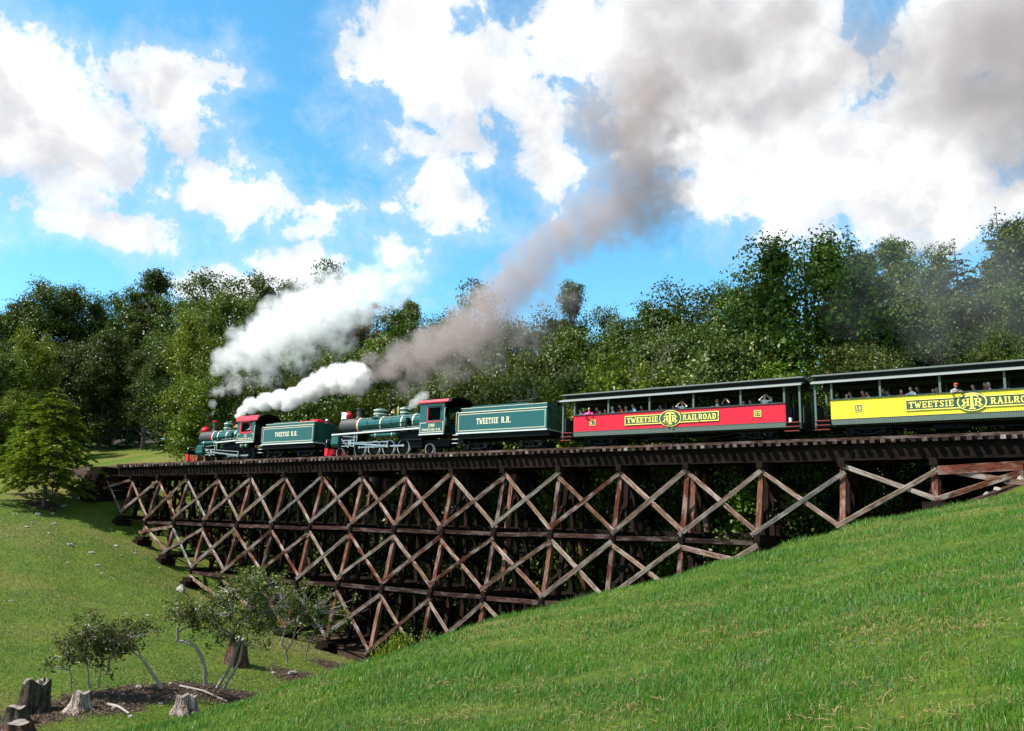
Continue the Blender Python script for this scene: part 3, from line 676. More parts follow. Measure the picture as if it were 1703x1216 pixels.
    # cylinders and motion (near and far side)
    cx0, cx1, cz, cr = P['cyl']
    for s in (-1, 1):
        m = MB(); m.lathe((cx0, s * 1.0, cz), (1, 0, 0), [(0, cr * .8), (.03, cr), (cx1 - cx0 - .03, cr), (cx1 - cx0, cr * .8)], 18); m.lathe((cx0 - .06, s * 1.0, cz), (1, 0, 0), [(0, cr * .5), (.06, cr * .7)], 14)
        m.prism([(cx0 + .03, cz), (cx1 - .03, cz), (cx1 - .03, cz + cr * 1.75), (cx0 + .03, cz + cr * 1.75)], s * 1.0 - cr * .9, s * 1.0 + cr * .9)
        m.lathe((cx0 - .03, s * 1.0, cz + cr * 1.9), (1, 0, 0), [(0, cr * .5), (cx1 - cx0 + .06, cr * .5)], 14)
        part(m, 'cylinder', M['green'])
        D = P['drivers']; yr = s * .98; pin = lambda x, a=P['pin']: (x + .27 * math.cos(a), yr, P['dr'] + .27 * math.sin(a))
        xm = D[P['main']]; cross = (cx1 + 1.0, s * 1.0, cz)
        m = MB(); m.tube([(cx1, s * 1.0, cz), cross], .035, 8); m.box(cross[0] - .14, cross[0] + .14, cross[1] - .06, cross[1] + .06, cz - .17, cz + .17); part(m, 'piston_rod', M['steel'])
        m = MB(); m.box(cx1 + .1, cx1 + 1.5, s * 1.0 - .05, s * 1.0 + .05, cz + .18, cz + .25); m.box(cx1 + .1, cx1 + 1.5, s * 1.0 - .05, s * 1.0 + .05, cz - .25, cz - .18); m.box(cx1 + 1.42, cx1 + 1.52, s * 1.0 - .07, s * 1.0 + .07, cz - .32, cz + .75); part(m, 'crosshead_guide', M['steel'])
        q = pin(xm); m = MB(); m.beam((cross[0], yr - s * -.1, cz), (q[0], q[1] + s * .1, q[2]), .06, .12); m.lathe((q[0], q[1] + s * .04, q[2]), (0, s, 0), [(0, .12), (.14, .12)], 10); part(m, 'main_rod', M['steel'])
        m = MB(); m.beam(pin(D[0]), pin(D[-1]), .05, .11)
        for x in D: pp = pin(x); m.lathe((pp[0], pp[1] - s * .05, pp[2]), (0, s, 0), [(0, .10), (.10, .10)], 10)
        part(m, 'side_rod', M['steel'])
        lx = cx1 + 1.75; lz = P['dr'] + .75
        m = MB(); m.tube([(lx, yr + s * .12, lz - .35), (lx + .07, yr + s * .12, lz), (lx, yr + s * .12, lz + .35)], .05, 6); m.beam((q[0] + .1, q[1] + s * .16, q[2] + .32), (lx, yr + s * .14, lz - .33), .05, .06); m.beam((q[0], q[1] + s * .16, q[2]), (q[0] + .1, q[1] + s * .16, q[2] + .34), .05, .08)
        m.beam((lx, yr + s * .1, lz + .1), (cx1, s * 1.0, cz + cr * 1.9), .05, .06); m.beam((cross[0], s * 1.06, cz - .1), (cross[0] - .05, s * 1.1, cz - .35), .05, .05); m.beam((cross[0] - .08, s * 1.1, cz - .33), (cx1 + .15, s * 1.1, cz + cr * 1.2), .05, .05)
        m.tube([(lx + .1, yr, lz + .32), (lx + .5, yr, lz + .55), (cf - .2, s * .95, z + .3)], .03, 6)
        part(m, 'valve_gear', M['steel'])
    for (x0, x1, y, zz, rr, mt) in P['tanks']:
        m = MB(); m.lathe((x0, y, zz), (1, 0, 0), [(0, rr * .6), (.06, rr), (x1 - x0 - .06, rr), (x1 - x0, rr * .6)], 16); o = part(m, 'air_tank', M[mt])
        m = MB()
        for q in (.18, .82): m.lathe((x0 + (x1 - x0) * q, y, zz), (1, 0, 0), [(0, rr), (0, rr + .015), (.06, rr + .015), (.06, rr)], 16, caps=False)
        sub(m, 'tank_strap', M['goldline'], o, T)
    # pump and pipes on the near flank
    x = P['pump']; m = MB(); m.lathe((x, -r - .2, zc - .55), (0, 0, 1), [(0, .15), (.25, .17), (.3, .09), (.42, .09), (.47, .17), (.8, .17), (.84, .1)], 14); part(m, 'air_pump', M['black'] if not P.get('pump_green') else M['green'])
    m = MB(); m.tube([(sbk + .1, -r * .8, zc + r * .72), (cf - .1, -r * .82, zc + r * .80)], .02, 6)
    for k in range(7): xx = sbk + .3 + k * (cf - sbk - .5) / 6; m.beam((xx, -r * .7, zc + r * .66), (xx, -r * .84, zc + r * .76), .03, .03)
    part(m, 'boiler_hand_rail', M['steel'])
    m = MB(); 
    for (a, b2) in ((.15, .35), (.5, .62), (.8, .72)):
        xx = sbk + (cf - sbk) * a; m.tube([(xx, -r * .55, zc + r * .86), (xx + .05, -r * .98, zc + r * .3), (xx + b2 * .5, -r * 1.05, zc - r * .4), (xx + b2 * .8, -1.0, z + .1)], .028, 6)
    m.tube([(sbk + .4, -r * 1.04, zc - .1), (cf - .3, -r * 1.12, zc + .05)], .022, 6)
    part(m, 'boiler_pipes', M['black'])
    # front end
    bx = P['beam_x']; m = MB(); m.box(bx, bx + .25, -1.15, 1.15, .72, 1.08); m.box(bx, f + .6, -.45, .45, .8, 1.0); m.beam((bx + .1, -.8, 1.0), (f + .1, -.4, zc - .25), .06, .06); m.beam((bx + .1, .8, 1.0), (f + .1, .4, zc - .25), .06, .06); m.box(bx - .3, bx, -.15, .15, .75, 1.0); part(m, 'buffer_beam', M['black'])
    m = MB()
    for k in range(11): yy = -1.0 + .2 * k; m.beam((bx + .02, yy, .72), (bx - .55 + .45 * abs(yy), yy * .85, .14), .05, .06)
    m.beam((bx - .10, -.88, .13), (bx - .62, 0, .13), .08, .08); m.beam((bx - .62, 0, .13), (bx - .10, .88, .13), .08, .08); m.box(bx - .02, bx + .3, -1.12, -1.0, .12, .72); m.box(bx - .02, bx + .3, 1.0, 1.12, .12, .72)
    part(m, 'pilot', M['red'])
    m = MB(); m.tube([(bx + .1, -1.1, 1.0), (bx + .1, -1.1, 1.35), (bx + .1, 1.1, 1.35), (bx + .1, 1.1, 1.0)], .02, 6); part(m, 'front_rail', M['steel'])
    return T
def tender(P):
    T = vehicle('tender', P['label'], 'tender', P['x0']); part = lambda m, n, mat: m.build(n, mat, T)
    a, b, zb, zt, W2 = P['x0'], P['x1'], P['zb'], P['zt'], P['w']
    m = MB(); m.prism([(a, zb), (b, zb), (b, zt), (a + .1, zt), (a, zt - .1)], -W2, W2); part(m, 'water_tank', M['green'])
    c = P['coping']; m = MB()
    for s in (-1, 1): m.prism([(a + .28, zt + .002), (b - .01, zt + .002), (b - .01, zt + c), (a + .5, zt + c), (a + .34, zt + c * .6)], *sorted((s * W2 - s * .02, s * W2 - s * .07)))
    m.box(b - .06, b - .01, -W2 + .07, W2 - .07, zt + .002, zt + c); part(m, 'coping', M['green'])
    m = MB(); m.box(a + .3, b - .02, -W2 + .0, -W2 + .06, zt + c, zt + c + .035); m.box(a + .05, b, -W2 - .03, -W2 + .02, zt - .03, zt + .03); m.box(a + .05, b, W2 - .02, W2 + .03, zt - .03, zt + .03); part(m, 'beading', M['goldline'])
    x0, x1, h = P['bunker']; m = MB(); m.prism([(x0, zt + c * .2), (x1, zt + c * .2), (x1, zt + c + h * .5), (x1 - .25, zt + c + h), (x0 + .3, zt + c + h), (x0 + .1, zt + c + h * .6)], -W2 + .42, W2 - .42); part(m, 'coal_bunker', M['green'])
    m = MB(); rr = random.Random(3)
    for k in range(60): m.ell((rr.uniform(x0 + .4, x1 - .3), rr.uniform(-.5, .5), zt + c + h - .03 + rr.uniform(-.06, .05)), (rr.uniform(.08, .15),) * 2 + (rr.uniform(.05, .1),), 6, 4)
    o = part(m, 'coal', M['black']); o['kind'] = 'stuff'
    if P.get('hatch_red'):
        m = MB(); m.lathe((b - 1.0, 0, zt + .02), (0, 0, 1), [(0, .5), (c + .24, .5), (c + .28, .42), (c + .3, .1)], 18); m.box(b - 2.2, b - .2, -.75, .75, zt + .02, zt + c + .17); part(m, 'water_hatch', M['red'])
    m = MB(); frame_lines(m, a + .1, b - .12, zb + .1, zt - .12, .045, -W2); part(m, 'lining', M['goldline'])
    for wd, xo, ww in (('TWEETSIE', -.17, .62), ('R.R.', .36, .27)):
        m = MB(); centred(m, wd, a + (b - a) * P['tx'] + xo * P['tw'], P['tz'], P['th'], -W2, width=P['tw'] * ww); part(m, 'lettering', M['cream'])
    m = MB(); m.box(a - .05, b + .02, -W2 - .04, W2 + .04, zb - .09, zb - .002); part(m, 'tank_sill', M['silver'])
    m = MB(); m.box(a - .1, b + .1, -1.08, 1.08, zb - .42, zb - .095); m.box(b + .1, b + .4, -.12, .12, .62, .88); m.box(a - .5, a - .1, -.3, .3, .75, .95); part(m, 'frame', M['black'])
    truck(T, a + (b - a) * .2, 1.5); truck(T, a + (b - a) * .8, 1.5)
    for k in range(3):
        m = MB(); m.box(a - .32 - .02 * k, a + .12, -1.24, -.95, zb - .16 - .28 * k, zb - .12 - .28 * k); part(m, 'step', M['silver'])
    m = MB(); m.tube([(a - .05, -1.18, zb + .1), (a - .08, -1.2, zb + .2), (a - .08, -1.2, zt + .02), (a + .02, -1.16, zt + .08)], .022, 6); part(m, 'hand_rail', M['goldline'])
    m = MB(); m.tube([(b + .02, -.95, zb + .2), (b + .1, -.95, zb + .3), (b + .1, -.95, zt + .1), (b + .02, -.95, zt + .2)], .02, 6)
    for k in range(5): m.beam((b + .06, .35, zb + .2 + .28 * k), (b + .06, .75, zb + .2 + .28 * k), .02, .02)
    part(m, 'ladder', M['black'])
    m = MB(); m.lathe((b + .05, 0, zt + c + .18), (1, 0, 0), [(0, .16), (.04, .17), (.2, .15), (.22, .05)], 14); m.box(b - .05, b + .22, -.06, .06, zt + c - .04, zt + c + .05); part(m, 'rear_lamp', M['steel'] if P.get('lamp') else M['black'])
    return T

engine(dict(label='smaller leading green steam engine with red cab roof and red pilot', front=-38.1, sb_back=-36.35, taper=-34.4, cab_f=-32.05, cab_b=-29.8, zc=2.22, r=.58, w=1.18, flare=1.12,
    bands=[-36.25, -35.5, -34.3, -33.1], board_z=1.62, board_rise=.1, board_x0=-34.9, stack=(-36.75, 3.72), stack_r=.19, stack_red=True, domes=[('steam_dome', -34.9, 3.6, .34)], bell=-33.75, whistle=-33.1,
    lamp=(-38.05, 2.93), cab_zb=1.55, cab_ze=3.28, cab_zr=3.92, wf='redroof', win=(-31.6, -30.3, 2.38, 3.12), roof_over=.45, roof_red=False, roof_band=.40, band_len=.35, number='12', frame0=-37.3, drivers=[-33.35, -32.0, -30.9], dr=.55, main=1, pin=-.5,
    small=[(-37.6, .34), (-36.4, .34)], tyre=M['smokebox'], cyl=(-37.45, -36.5, .82, .27), tanks=[(-37.0, -34.7, -1.0, 1.62, .17, 'green'), (-31.6, -30.6, -1.05, 1.22, .15, 'green')], pump=-33.3, beam_x=-38.9, pump_green=True))
tender(dict(label='green tender with cream lettering and red hatch behind the leading engine', x0=-28.7, x1=-22.6, zb=1.26, zt=2.62, w=1.2, coping=.22, bunker=(-28.1, -25.0, .2), hatch_red=True, tx=.47, tz=1.80, th=.36, tw=2.75, lamp=True))
engine(dict(label='larger second green steam engine with silver wheel rims and long boiler', front=-20.4, sb_back=-18.55, taper=-15.2, cab_f=-11.75, cab_b=-9.5, zc=2.42, r=.64, w=1.22, flare=1.12,
    bands=[-18.5, -16.15, -14.05, -12.9], board_z=1.72, board_rise=.14, board_x0=-20.6, stack=(-18.95, 3.82), stack_r=.22, domes=[('sand_dome', -16.75, 3.72, .50), ('steam_dome', -14.25, 3.72, .36)], bell=-15.45, whistle=-14.85,
    lamp=(-20.15, 3.28), cab_zb=1.40, cab_ze=3.58, cab_zr=4.0, wf='green', win=(-11.05, -9.85, 2.33, 3.22), roof_over=.62, roof_red=False, roof_band=.17, band_len=.35, number='190', frame0=-20.2, drivers=[-18.0, -16.55, -15.1, -13.65], dr=.58, main=2, pin=.35,
    small=[(-20.15, .36), (-11.2, .38)], tyre=M['silver'], cyl=(-20.55, -19.75, 1.02, .30), tanks=[(-16.55, -14.0, -1.0, 1.50, .17, 'green')], pump=-13.2, beam_x=-21.3))
tender(dict(label='green tender with cream lettering between the second engine and the red coach', x0=-8.35, x1=-1.05, zb=1.34, zt=2.72, w=1.2, coping=.26, bunker=(-7.7, -2.6, .22), tx=.42, tz=1.86, th=.40, tw=2.9))

# ------------------------------------------------------------------ coaches
def coach(x0, colour, num, label):
    T = vehicle('open_coach', label, 'coach', x0); part = lambda m, n, mat: m.build(n, mat, T); L = 15.0
    a, b = x0 + .92, x0 + 14.12; W2 = 1.2; zt, zm, zb = 2.03, 1.02, .73
    for s in (-1, 1):
        y0, y1 = sorted((s * W2, s * (W2 - .05)))
        m = MB(); m.box(a, b, y0, y1, zm, zt); part(m, 'side_panel', M[colour + '_board'])
        m = MB(); y0, y1 = sorted((s * (W2 + .012), s * (W2 - .05))); m.box(a, b, y0, y1, zb, zm - .003); part(m, 'side_sill', M['sill_green_board'])
        m = MB(); m.box(a - .02, b + .02, s * W2 - .05, s * W2 + .05, zt + .002, zt + .05); part(m, 'window_ledge', M['green_dark'])
        m = MB(); m.box(a + .0, b, min(s * (W2 + .005), s * (W2 + .02)), max(s * (W2 + .005), s * (W2 + .02)), zm - .03, zm + .005); part(m, 'moulding', M['green_dark'])
        for xp in [a + .06, x0 + 3.36, x0 + 6.11, x0 + 8.87, x0 + 11.65, b - .06, x0 + .14, x0 + 14.88]:
            end = xp < a or xp > b
            m = MB(); m.box(xp - .05, xp + .05, s * (W2 - .05) - .05, s * (W2 - .05) + .05, (zt + .051) if not end else .62, 2.955); part(m, 'roof_post', M['sill_green'])
        # grab irons and end steps
        for e in (x0 + .5, x0 + 14.5):
            for k in range(3):
                m = MB(); m.box(e - .38, e + .38, s * (W2 - .02 + .07 * (2 - k)) - .14, s * (W2 - .02 + .07 * (2 - k)) + .14, .46 + .24 * k, .50 + .24 * k); st = part(m, 'step', M['sill_green'])
                m = MB(); yy = s * (W2 - .02 + .07 * (2 - k) + .142); m.box(e - .38, e + .38, min(yy, yy + s * .02), max(yy, yy + s * .02), .475 + .24 * k, .504 + .24 * k); sub(m, 'step_edge', M['step_red'], st, T)
    for k in range(5):   # rolled-down canvas curtains in the upper half of the far openings
        e0 = [a + .12, x0 + 3.42, x0 + 6.17, x0 + 8.93, x0 + 11.71][k]; e1 = [x0 + 3.30, x0 + 6.05, x0 + 8.81, x0 + 11.59, b - .12][k]
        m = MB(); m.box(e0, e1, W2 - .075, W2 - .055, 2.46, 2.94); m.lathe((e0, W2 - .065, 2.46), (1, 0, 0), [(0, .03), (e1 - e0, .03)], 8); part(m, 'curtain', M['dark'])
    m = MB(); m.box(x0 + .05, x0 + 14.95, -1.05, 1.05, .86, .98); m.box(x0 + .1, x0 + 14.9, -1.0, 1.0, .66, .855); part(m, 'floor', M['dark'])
    m = MB()
    for s in (-1, 1): m.beam((x0 + 3.2, s * .7, .66), (x0 + 5, s * .7, .42), .05, .05); m.beam((x0 + 5, s * .7, .42), (x0 + 10, s * .7, .42), .05, .05); m.beam((x0 + 10, s * .7, .42), (x0 + 11.8, s * .7, .66), .05, .05)
    m.box(x0 + 5.6, x0 + 7.2, -.5, .5, .4, .655); part(m, 'truss_rods', M['black'])
    for e in (a + .03, b - .03):   # bulkheads with a doorway
        m = MB()
        for s in (-1, 1): m.box(e - .03, e + .03, *sorted((s * .38, s * (W2 - .052))), .99, 2.95)
        m.box(e - .03, e + .03, -.38, .38, 2.7, 2.95); part(m, 'bulkhead', M['green_dark'])
    for e in (x0 + .06, x0 + 14.94):
        m = MB(); m.box(e - .02, e + .02, -.75, .75, .99, 1.95); part(m, 'end_gate', M['green_dark'])
    # roof: lower eave, clerestory, upper deck
    m = MB()
    for s in (-1, 1):
        m.prism_x([(s * 1.36, 2.95), (s * 1.36, 3.03), (s * .8, 3.19), (s * .8, 3.10)][::-s], x0 - .02, x0 + 15.02)
    rf = part(m, 'roof', M['roofgrey'])
    m = MB()
    for s in (-1, 1): m.box(x0 - .03, x0 + 15.03, *sorted((s * 1.361, s * 1.385)), 2.935, 3.035)
    sub(m, 'eave_board', M['eave'], rf, T)
    m = MB()
    for s in (-1, 1): m.box(x0 + .1, x0 + 14.9, *sorted((s * .74, s * .80)), 3.10, 3.42)
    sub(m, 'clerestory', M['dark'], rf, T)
    m = MB(); m.prism_x([(1.12, 3.38), (1.12, 3.44), (.6, 3.55), (0, 3.58), (-.6, 3.55), (-1.12, 3.44), (-1.12, 3.38)], x0 - .06, x0 + 15.06); sub(m, 'roof_deck', M['roofgrey'], rf, T)
    for k in range(14):
        m = MB(); xx = a + .55 + k * .93
        for s in (-1, 1): m.box(xx, xx + .42, *sorted((s * .28, s * 1.08)), 1.44, 1.50); m.box(xx + .40, xx + .45, *sorted((s * .28, s * 1.08)), 1.50, 2.02); m.box(xx + .05, xx + .4, *sorted((s * .30, s * .36)), .99, 1.44)
        part(m, 'bench', M['green_dark'])
    truck(T, x0 + 2.6); truck(T, x0 + 12.4)
    m = MB(); m.box(x0 - .3, x0 + .1, -.1, .1, .58, .8); m.box(x0 + 14.9, x0 + 15.3, -.1, .1, .58, .8); part(m, 'coupler', M['black'])
    # name board, emblem and number plates on the near side
    Y = -W2; s0, s1 = x0 + 4.55, x0 + 10.35; zc = 1.545
    m = MB(); m.box(s0, s1, Y - .03, Y, zc - .24, zc + .24); sg = part(m, 'name_board', M['signgreen'])
    m = MB(); frame_lines(m, s0 - .04, s1 + .04, zc - .28, zc + .28, .05, Y - .0305, .02); sub(m, 'board_border', M['signyellow'], sg, T)
    m = MB(); xe = (s0 + s1) / 2
    letters_w = 2.0
    centred(m, 'TWEETSIE', s0 + .12 + letters_w / 2, zc - .155, .31, Y - .031, width=letters_w); sub(m, 'lettering', M['signyellow'], sg, T); m = MB()
    centred(m, 'RAILROAD', s1 - .12 - letters_w / 2, zc - .155, .31, Y - .031, width=letters_w); sub(m, 'lettering', M['signyellow'], sg, T)
    oval = lambda rx, rz, y0, y1, n=32: MB().prism([(xe + rx * math.cos(t), zc + rz * math.sin(t)) for t in np.linspace(0, 2 * PI, n, endpoint=False)], y0, y1)
    em = oval(.68, .48, Y - .05, Y).build('emblem', M['signgreen'] if colour == 'yellow' else M['signyellow'], T)
    sub(oval(.64, .445, Y - .056, Y - .0505), 'emblem_ring', M['signyellow'] if colour == 'yellow' else M['signgreen'], em, T)
    sub(oval(.615 if colour == 'red' else .58, .425 if colour == 'red' else .40, Y - .062, Y - .0565), 'emblem_field', M['signgreen'], em, T)
    m = MB(); yy = Y - .0625
    m.prism([(xe - .07, zc - .33), (xe + .07, zc - .33), (xe + .055, zc + .3), (xe - .055, zc + .3)], yy - .02, yy); m.box(xe - .14, xe + .14, yy - .019, yy, zc - .36, zc - .30)
    arc = [(xe + .30 * math.cos(t), zc + .2 + .13 * math.sin(t)) for t in np.linspace(.25, PI - .25, 9)]
    for p, q in zip(arc[:-1], arc[1:]): m.beam((p[0], yy - .008, p[1]), (q[0], yy - .008, q[1]), .02, .10, (0, 1, 0)) if False else m.prism([(p[0], p[1] - .045), (p[0], p[1] + .045), (q[0], q[1] + .045), (q[0], q[1] - .045)], yy - .017, yy)
    letters(m, 'R', xe + .10, zc - .2, .36, yy, .015, 1.05); letters(m, 'R', xe - .10 - .92 * .36 * 1.05, zc - .2, .36, yy, .015, 1.05, mirror=True)
    for s in (-1, 1):
        for k in range(5):
            t0, t1 = PI * 1.15 + k * .22, PI * 1.15 + (k + 1) * .22
            p = (xe + s * (.38 + .14 * math.cos(t0)), zc - .12 + .14 * math.sin(t0)); q = (xe + s * (.38 + .14 * math.cos(t1)), zc - .12 + .14 * math.sin(t1))
            m.prism([(p[0], p[1] - .022), (p[0], p[1] + .022), (q[0], q[1] + .022), (q[0], q[1] - .022)], yy - .0135, yy)
    sub(m, 'monogram', M['signyellow'], em, T)
    for xp in (x0 + 2.3, x0 + 12.6):
        m = MB(); m.box(xp - .2, xp + .2, Y - .02, Y, zc - .18, zc + .18); pl = part(m, 'number_plate', M['signgreen'])
        m = MB(); frame_lines(m, xp - .2, xp + .2, zc - .18, zc + .18, .035, Y - .0205); centred(m, num, xp, zc - .095, .19, Y - .0205); sub(m, 'plate_number', M['signyellow'], pl, T)
    return T
coach(0.0, 'red', '17', 'red open-sided coach with green name board and grey roof')
coach(15.55, 'yellow', '18', 'yellow open-sided coach with green name board and grey roof')

# ------------------------------------------------------------------ small things carried by the train
fl = MB()
zz = [(-20.55, -.32), (-20.32, -.36), (-20.05, -.30)]
g = [(x, y + .03 * math.sin(i * 2 + j), 3.02 + j * .17 + .03 * math.sin(i * 1.7)) for j in range(4) for i, (x, y) in enumerate(zz)]
fl.add(g + [(x, y + .012, z) for x, y, z in g], [(j*3+i, j*3+i+1, j*3+i+4, j*3+i+3) for j in range(3) for i in range(2)] + [(12+j*3+i, 12+j*3+i+3, 12+j*3+i+4, 12+j*3+i+1) for j in range(3) for i in range(2)], True)
fl.lathe((-20.57, -.32, 2.85), (0, 0, 1), [(0, .012), (.8, .012)], 6)
o = fl.build('flag', M['white'], None, -20.3); o.matrix_world = TR @ Matrix.Translation((-20.3, 0, 0)); set_props(o, 'small white flag on the second engine beside its red headlamp', 'flag')
cp = MB(); cp.lathe((14.35, -1.15, .985), (0, 0, 1), [(0, .07), (.24, .09), (.24, .08), (.02, .06)], 12)
o = cp.build('paper_cup', M['white'], None, 14.35); o.matrix_world = TR @ Matrix.Translation((14.35, 0, 0)); set_props(o, 'white paper cup on the rear end steps of the red coach', 'cup')
# ------------------------------------------------------------------ trees
M['leaf_oak'] = leaf('oak_leaves', (.016, .044, .005), (.036, .068, .007), (.13, .16, .045), trans=.16)
M['leaf_bright'] = leaf('yellow_green_leaves', (.048, .095, .008), (.088, .135, .012), (.21, .24, .06), trans=.3)  # lighter yellow-green foliage colour
M['leaf_pine'] = leaf('pine_needles', (.018, .055, .020), (.040, .088, .032), (.09, .14, .06), trans=.2, rough=.55)
M['leaf_hemlock'] = leaf('hemlock_needles', (.058, .118, .007), (.100, .150, .010), (.18, .21, .03), trans=.36, rough=.5)
M['leaf_grey'] = leaf('silvery_leaves', (.034, .060, .013), (.066, .092, .022), (.20, .23, .09), trans=.2)
M['leaf_dark'] = leaf('rhododendron_leaves', (.038, .058, .012), (.07, .088, .022), (.16, .17, .06), trans=.2, rough=.42)
M['leaf_red'] = leaf('reddish_leaves', (.11, .055, .03), (.13, .075, .045), (.2, .14, .1))

def leaf_quads(C, Nb, size, rng, aspect=.55, spread=1.0):
    """rhombic leaves at C facing roughly Nb"""
    n = len(C); nrm = Nb * .9 + rng.normal(0, spread, (n, 3)); nrm /= np.linalg.norm(nrm, axis=1)[:, None] + 1e-9
    t = np.cross(nrm, rng.normal(0, 1, (n, 3))); t /= np.linalg.norm(t, axis=1)[:, None] + 1e-9; b = np.cross(nrm, t)
    L = (size * rng.uniform(.65, 1.35, n))[:, None]
    V = np.stack([C - t * L * .5, C + b * L * aspect * .5 + nrm * L * .08, C + t * L * .5, C - b * L * aspect * .5 + nrm * L * .08], 1)
    return V.reshape(-1, 3)
def quads_mesh(name, V, mat): return np_mesh(name, V, quads=np.arange(len(V)).reshape(-1, 4), mat=mat)
def unit(v): return v / (np.linalg.norm(v, axis=-1, keepdims=True) + 1e-9)

def broadleaf(seed, H, R, cb, n, size, mat, form='round', lobes=12, gap=.0, trunk_mat='bark'):
    """H height, R crown radius, cb where the crown starts; returns (trunk mesh, crown mesh)"""
    rng = np.random.default_rng(seed); Cs = []; Ns = []; tr = MB()
    lean = rng.normal(0, .03 * H, 2)
    tr.tube([(0, 0, -.6), (0, 0, .2), (lean[0] * .4, lean[1] * .4, H * .35), (lean[0], lean[1], H * .72), (lean[0] * 1.2, lean[1] * 1.2, H * .93)], [H * .021, H * .017, H * .013, H * .007, H * .002], 8)
    spots = []
    for k in range(lobes):
        h = ((k + .5) / lobes) ** .85 * .93 + rng.uniform(-.05, .05); z = cb + (H - cb) * np.clip(h, .04, .95)
        if form == 'column': pr = R * (1 - .75 * max(0, h - .45) / .55) * (.75 + .25 * min(1, h / .2))
        elif form == 'cone': pr = R * (1.05 - h)
        else: pr = R * math.sqrt(max(.10, 1 - (abs(h - .45) / .66) ** 2))
        a = k * 2.4 + rng.uniform(-.5, .5); lr = R * rng.uniform(.34, .50) * (1.1 - (.25 if form == 'round' else .4) * h)
        d = max(0, pr - lr * .8) * rng.uniform(.65, 1.1)
        spots.append((np.array([lean[0] * h + d * math.cos(a), lean[1] * h + d * math.sin(a), min(z, H - lr * .75)]), lr))
        if d < pr * .4 or rng.random() < .4:
            a2 = a + PI + rng.uniform(-.8, .8); spots.append((np.array([d * math.cos(a2) * .9, d * math.sin(a2) * .9, min(z + rng.uniform(-.05, .05) * H, H - lr * .75)]), lr * .9))
    tot = sum(l * l for _, l in spots)
    for c, lr in spots:
        m = max(40, int(n * lr * lr / tot)); ns = max(7, int(m / 42))
        u = unit(rng.normal(0, 1, (ns, 3)) + np.array([0, 0, .35])); sc = c + u * lr * rng.uniform(.55, 1.05, (ns, 1)) * np.array([1, 1, .8])
        q = rng.integers(0, ns, m); sig = lr * .19 + .06
        P = sc[q] + rng.normal(0, 1, (m, 3)) * sig * np.array([1, 1, .62])
        Cs.append(P); Ns.append(unit(P - c) * .7 + np.array([0, 0, .75]))
        if c[2] > H * .15:
            b0 = np.array([lean[0] * .6, lean[1] * .6, max(cb * .6, c[2] - lr - .16 * H)]); md = (b0 + c) / 2 + np.array([0, 0, -.02 * H])
            tr.tube([b0, md, c, c + (c - b0) * .25], [H * .006, H * .0045, H * .003, .01], 5, caps=False)
            for j in range(4): tr.tube([c - (c - b0) * .2, sc[rng.integers(0, ns)]], [H * .0022, .008], 4, caps=False)
    C = np.concatenate(Cs); N = np.concatenate(Ns); V = [leaf_quads(C, N, size * .88, rng)]
    for c, lr in spots:      # filler leaves added inside each mass to block light and darken its gaps
        m = int(220 + 90 * lr) if gap == 0 else 14; u = unit(rng.normal(0, 1, (m, 3)))
        V.append(leaf_quads(c + u * lr * rng.uniform(.05, .52, (m, 1)) * np.array([1, 1, .8]), u, .15 + lr * .11, rng, .7, .8))
    return tr.mesh('trunk', M[trunk_mat]), quads_mesh('crown', np.concatenate(V), M[mat])

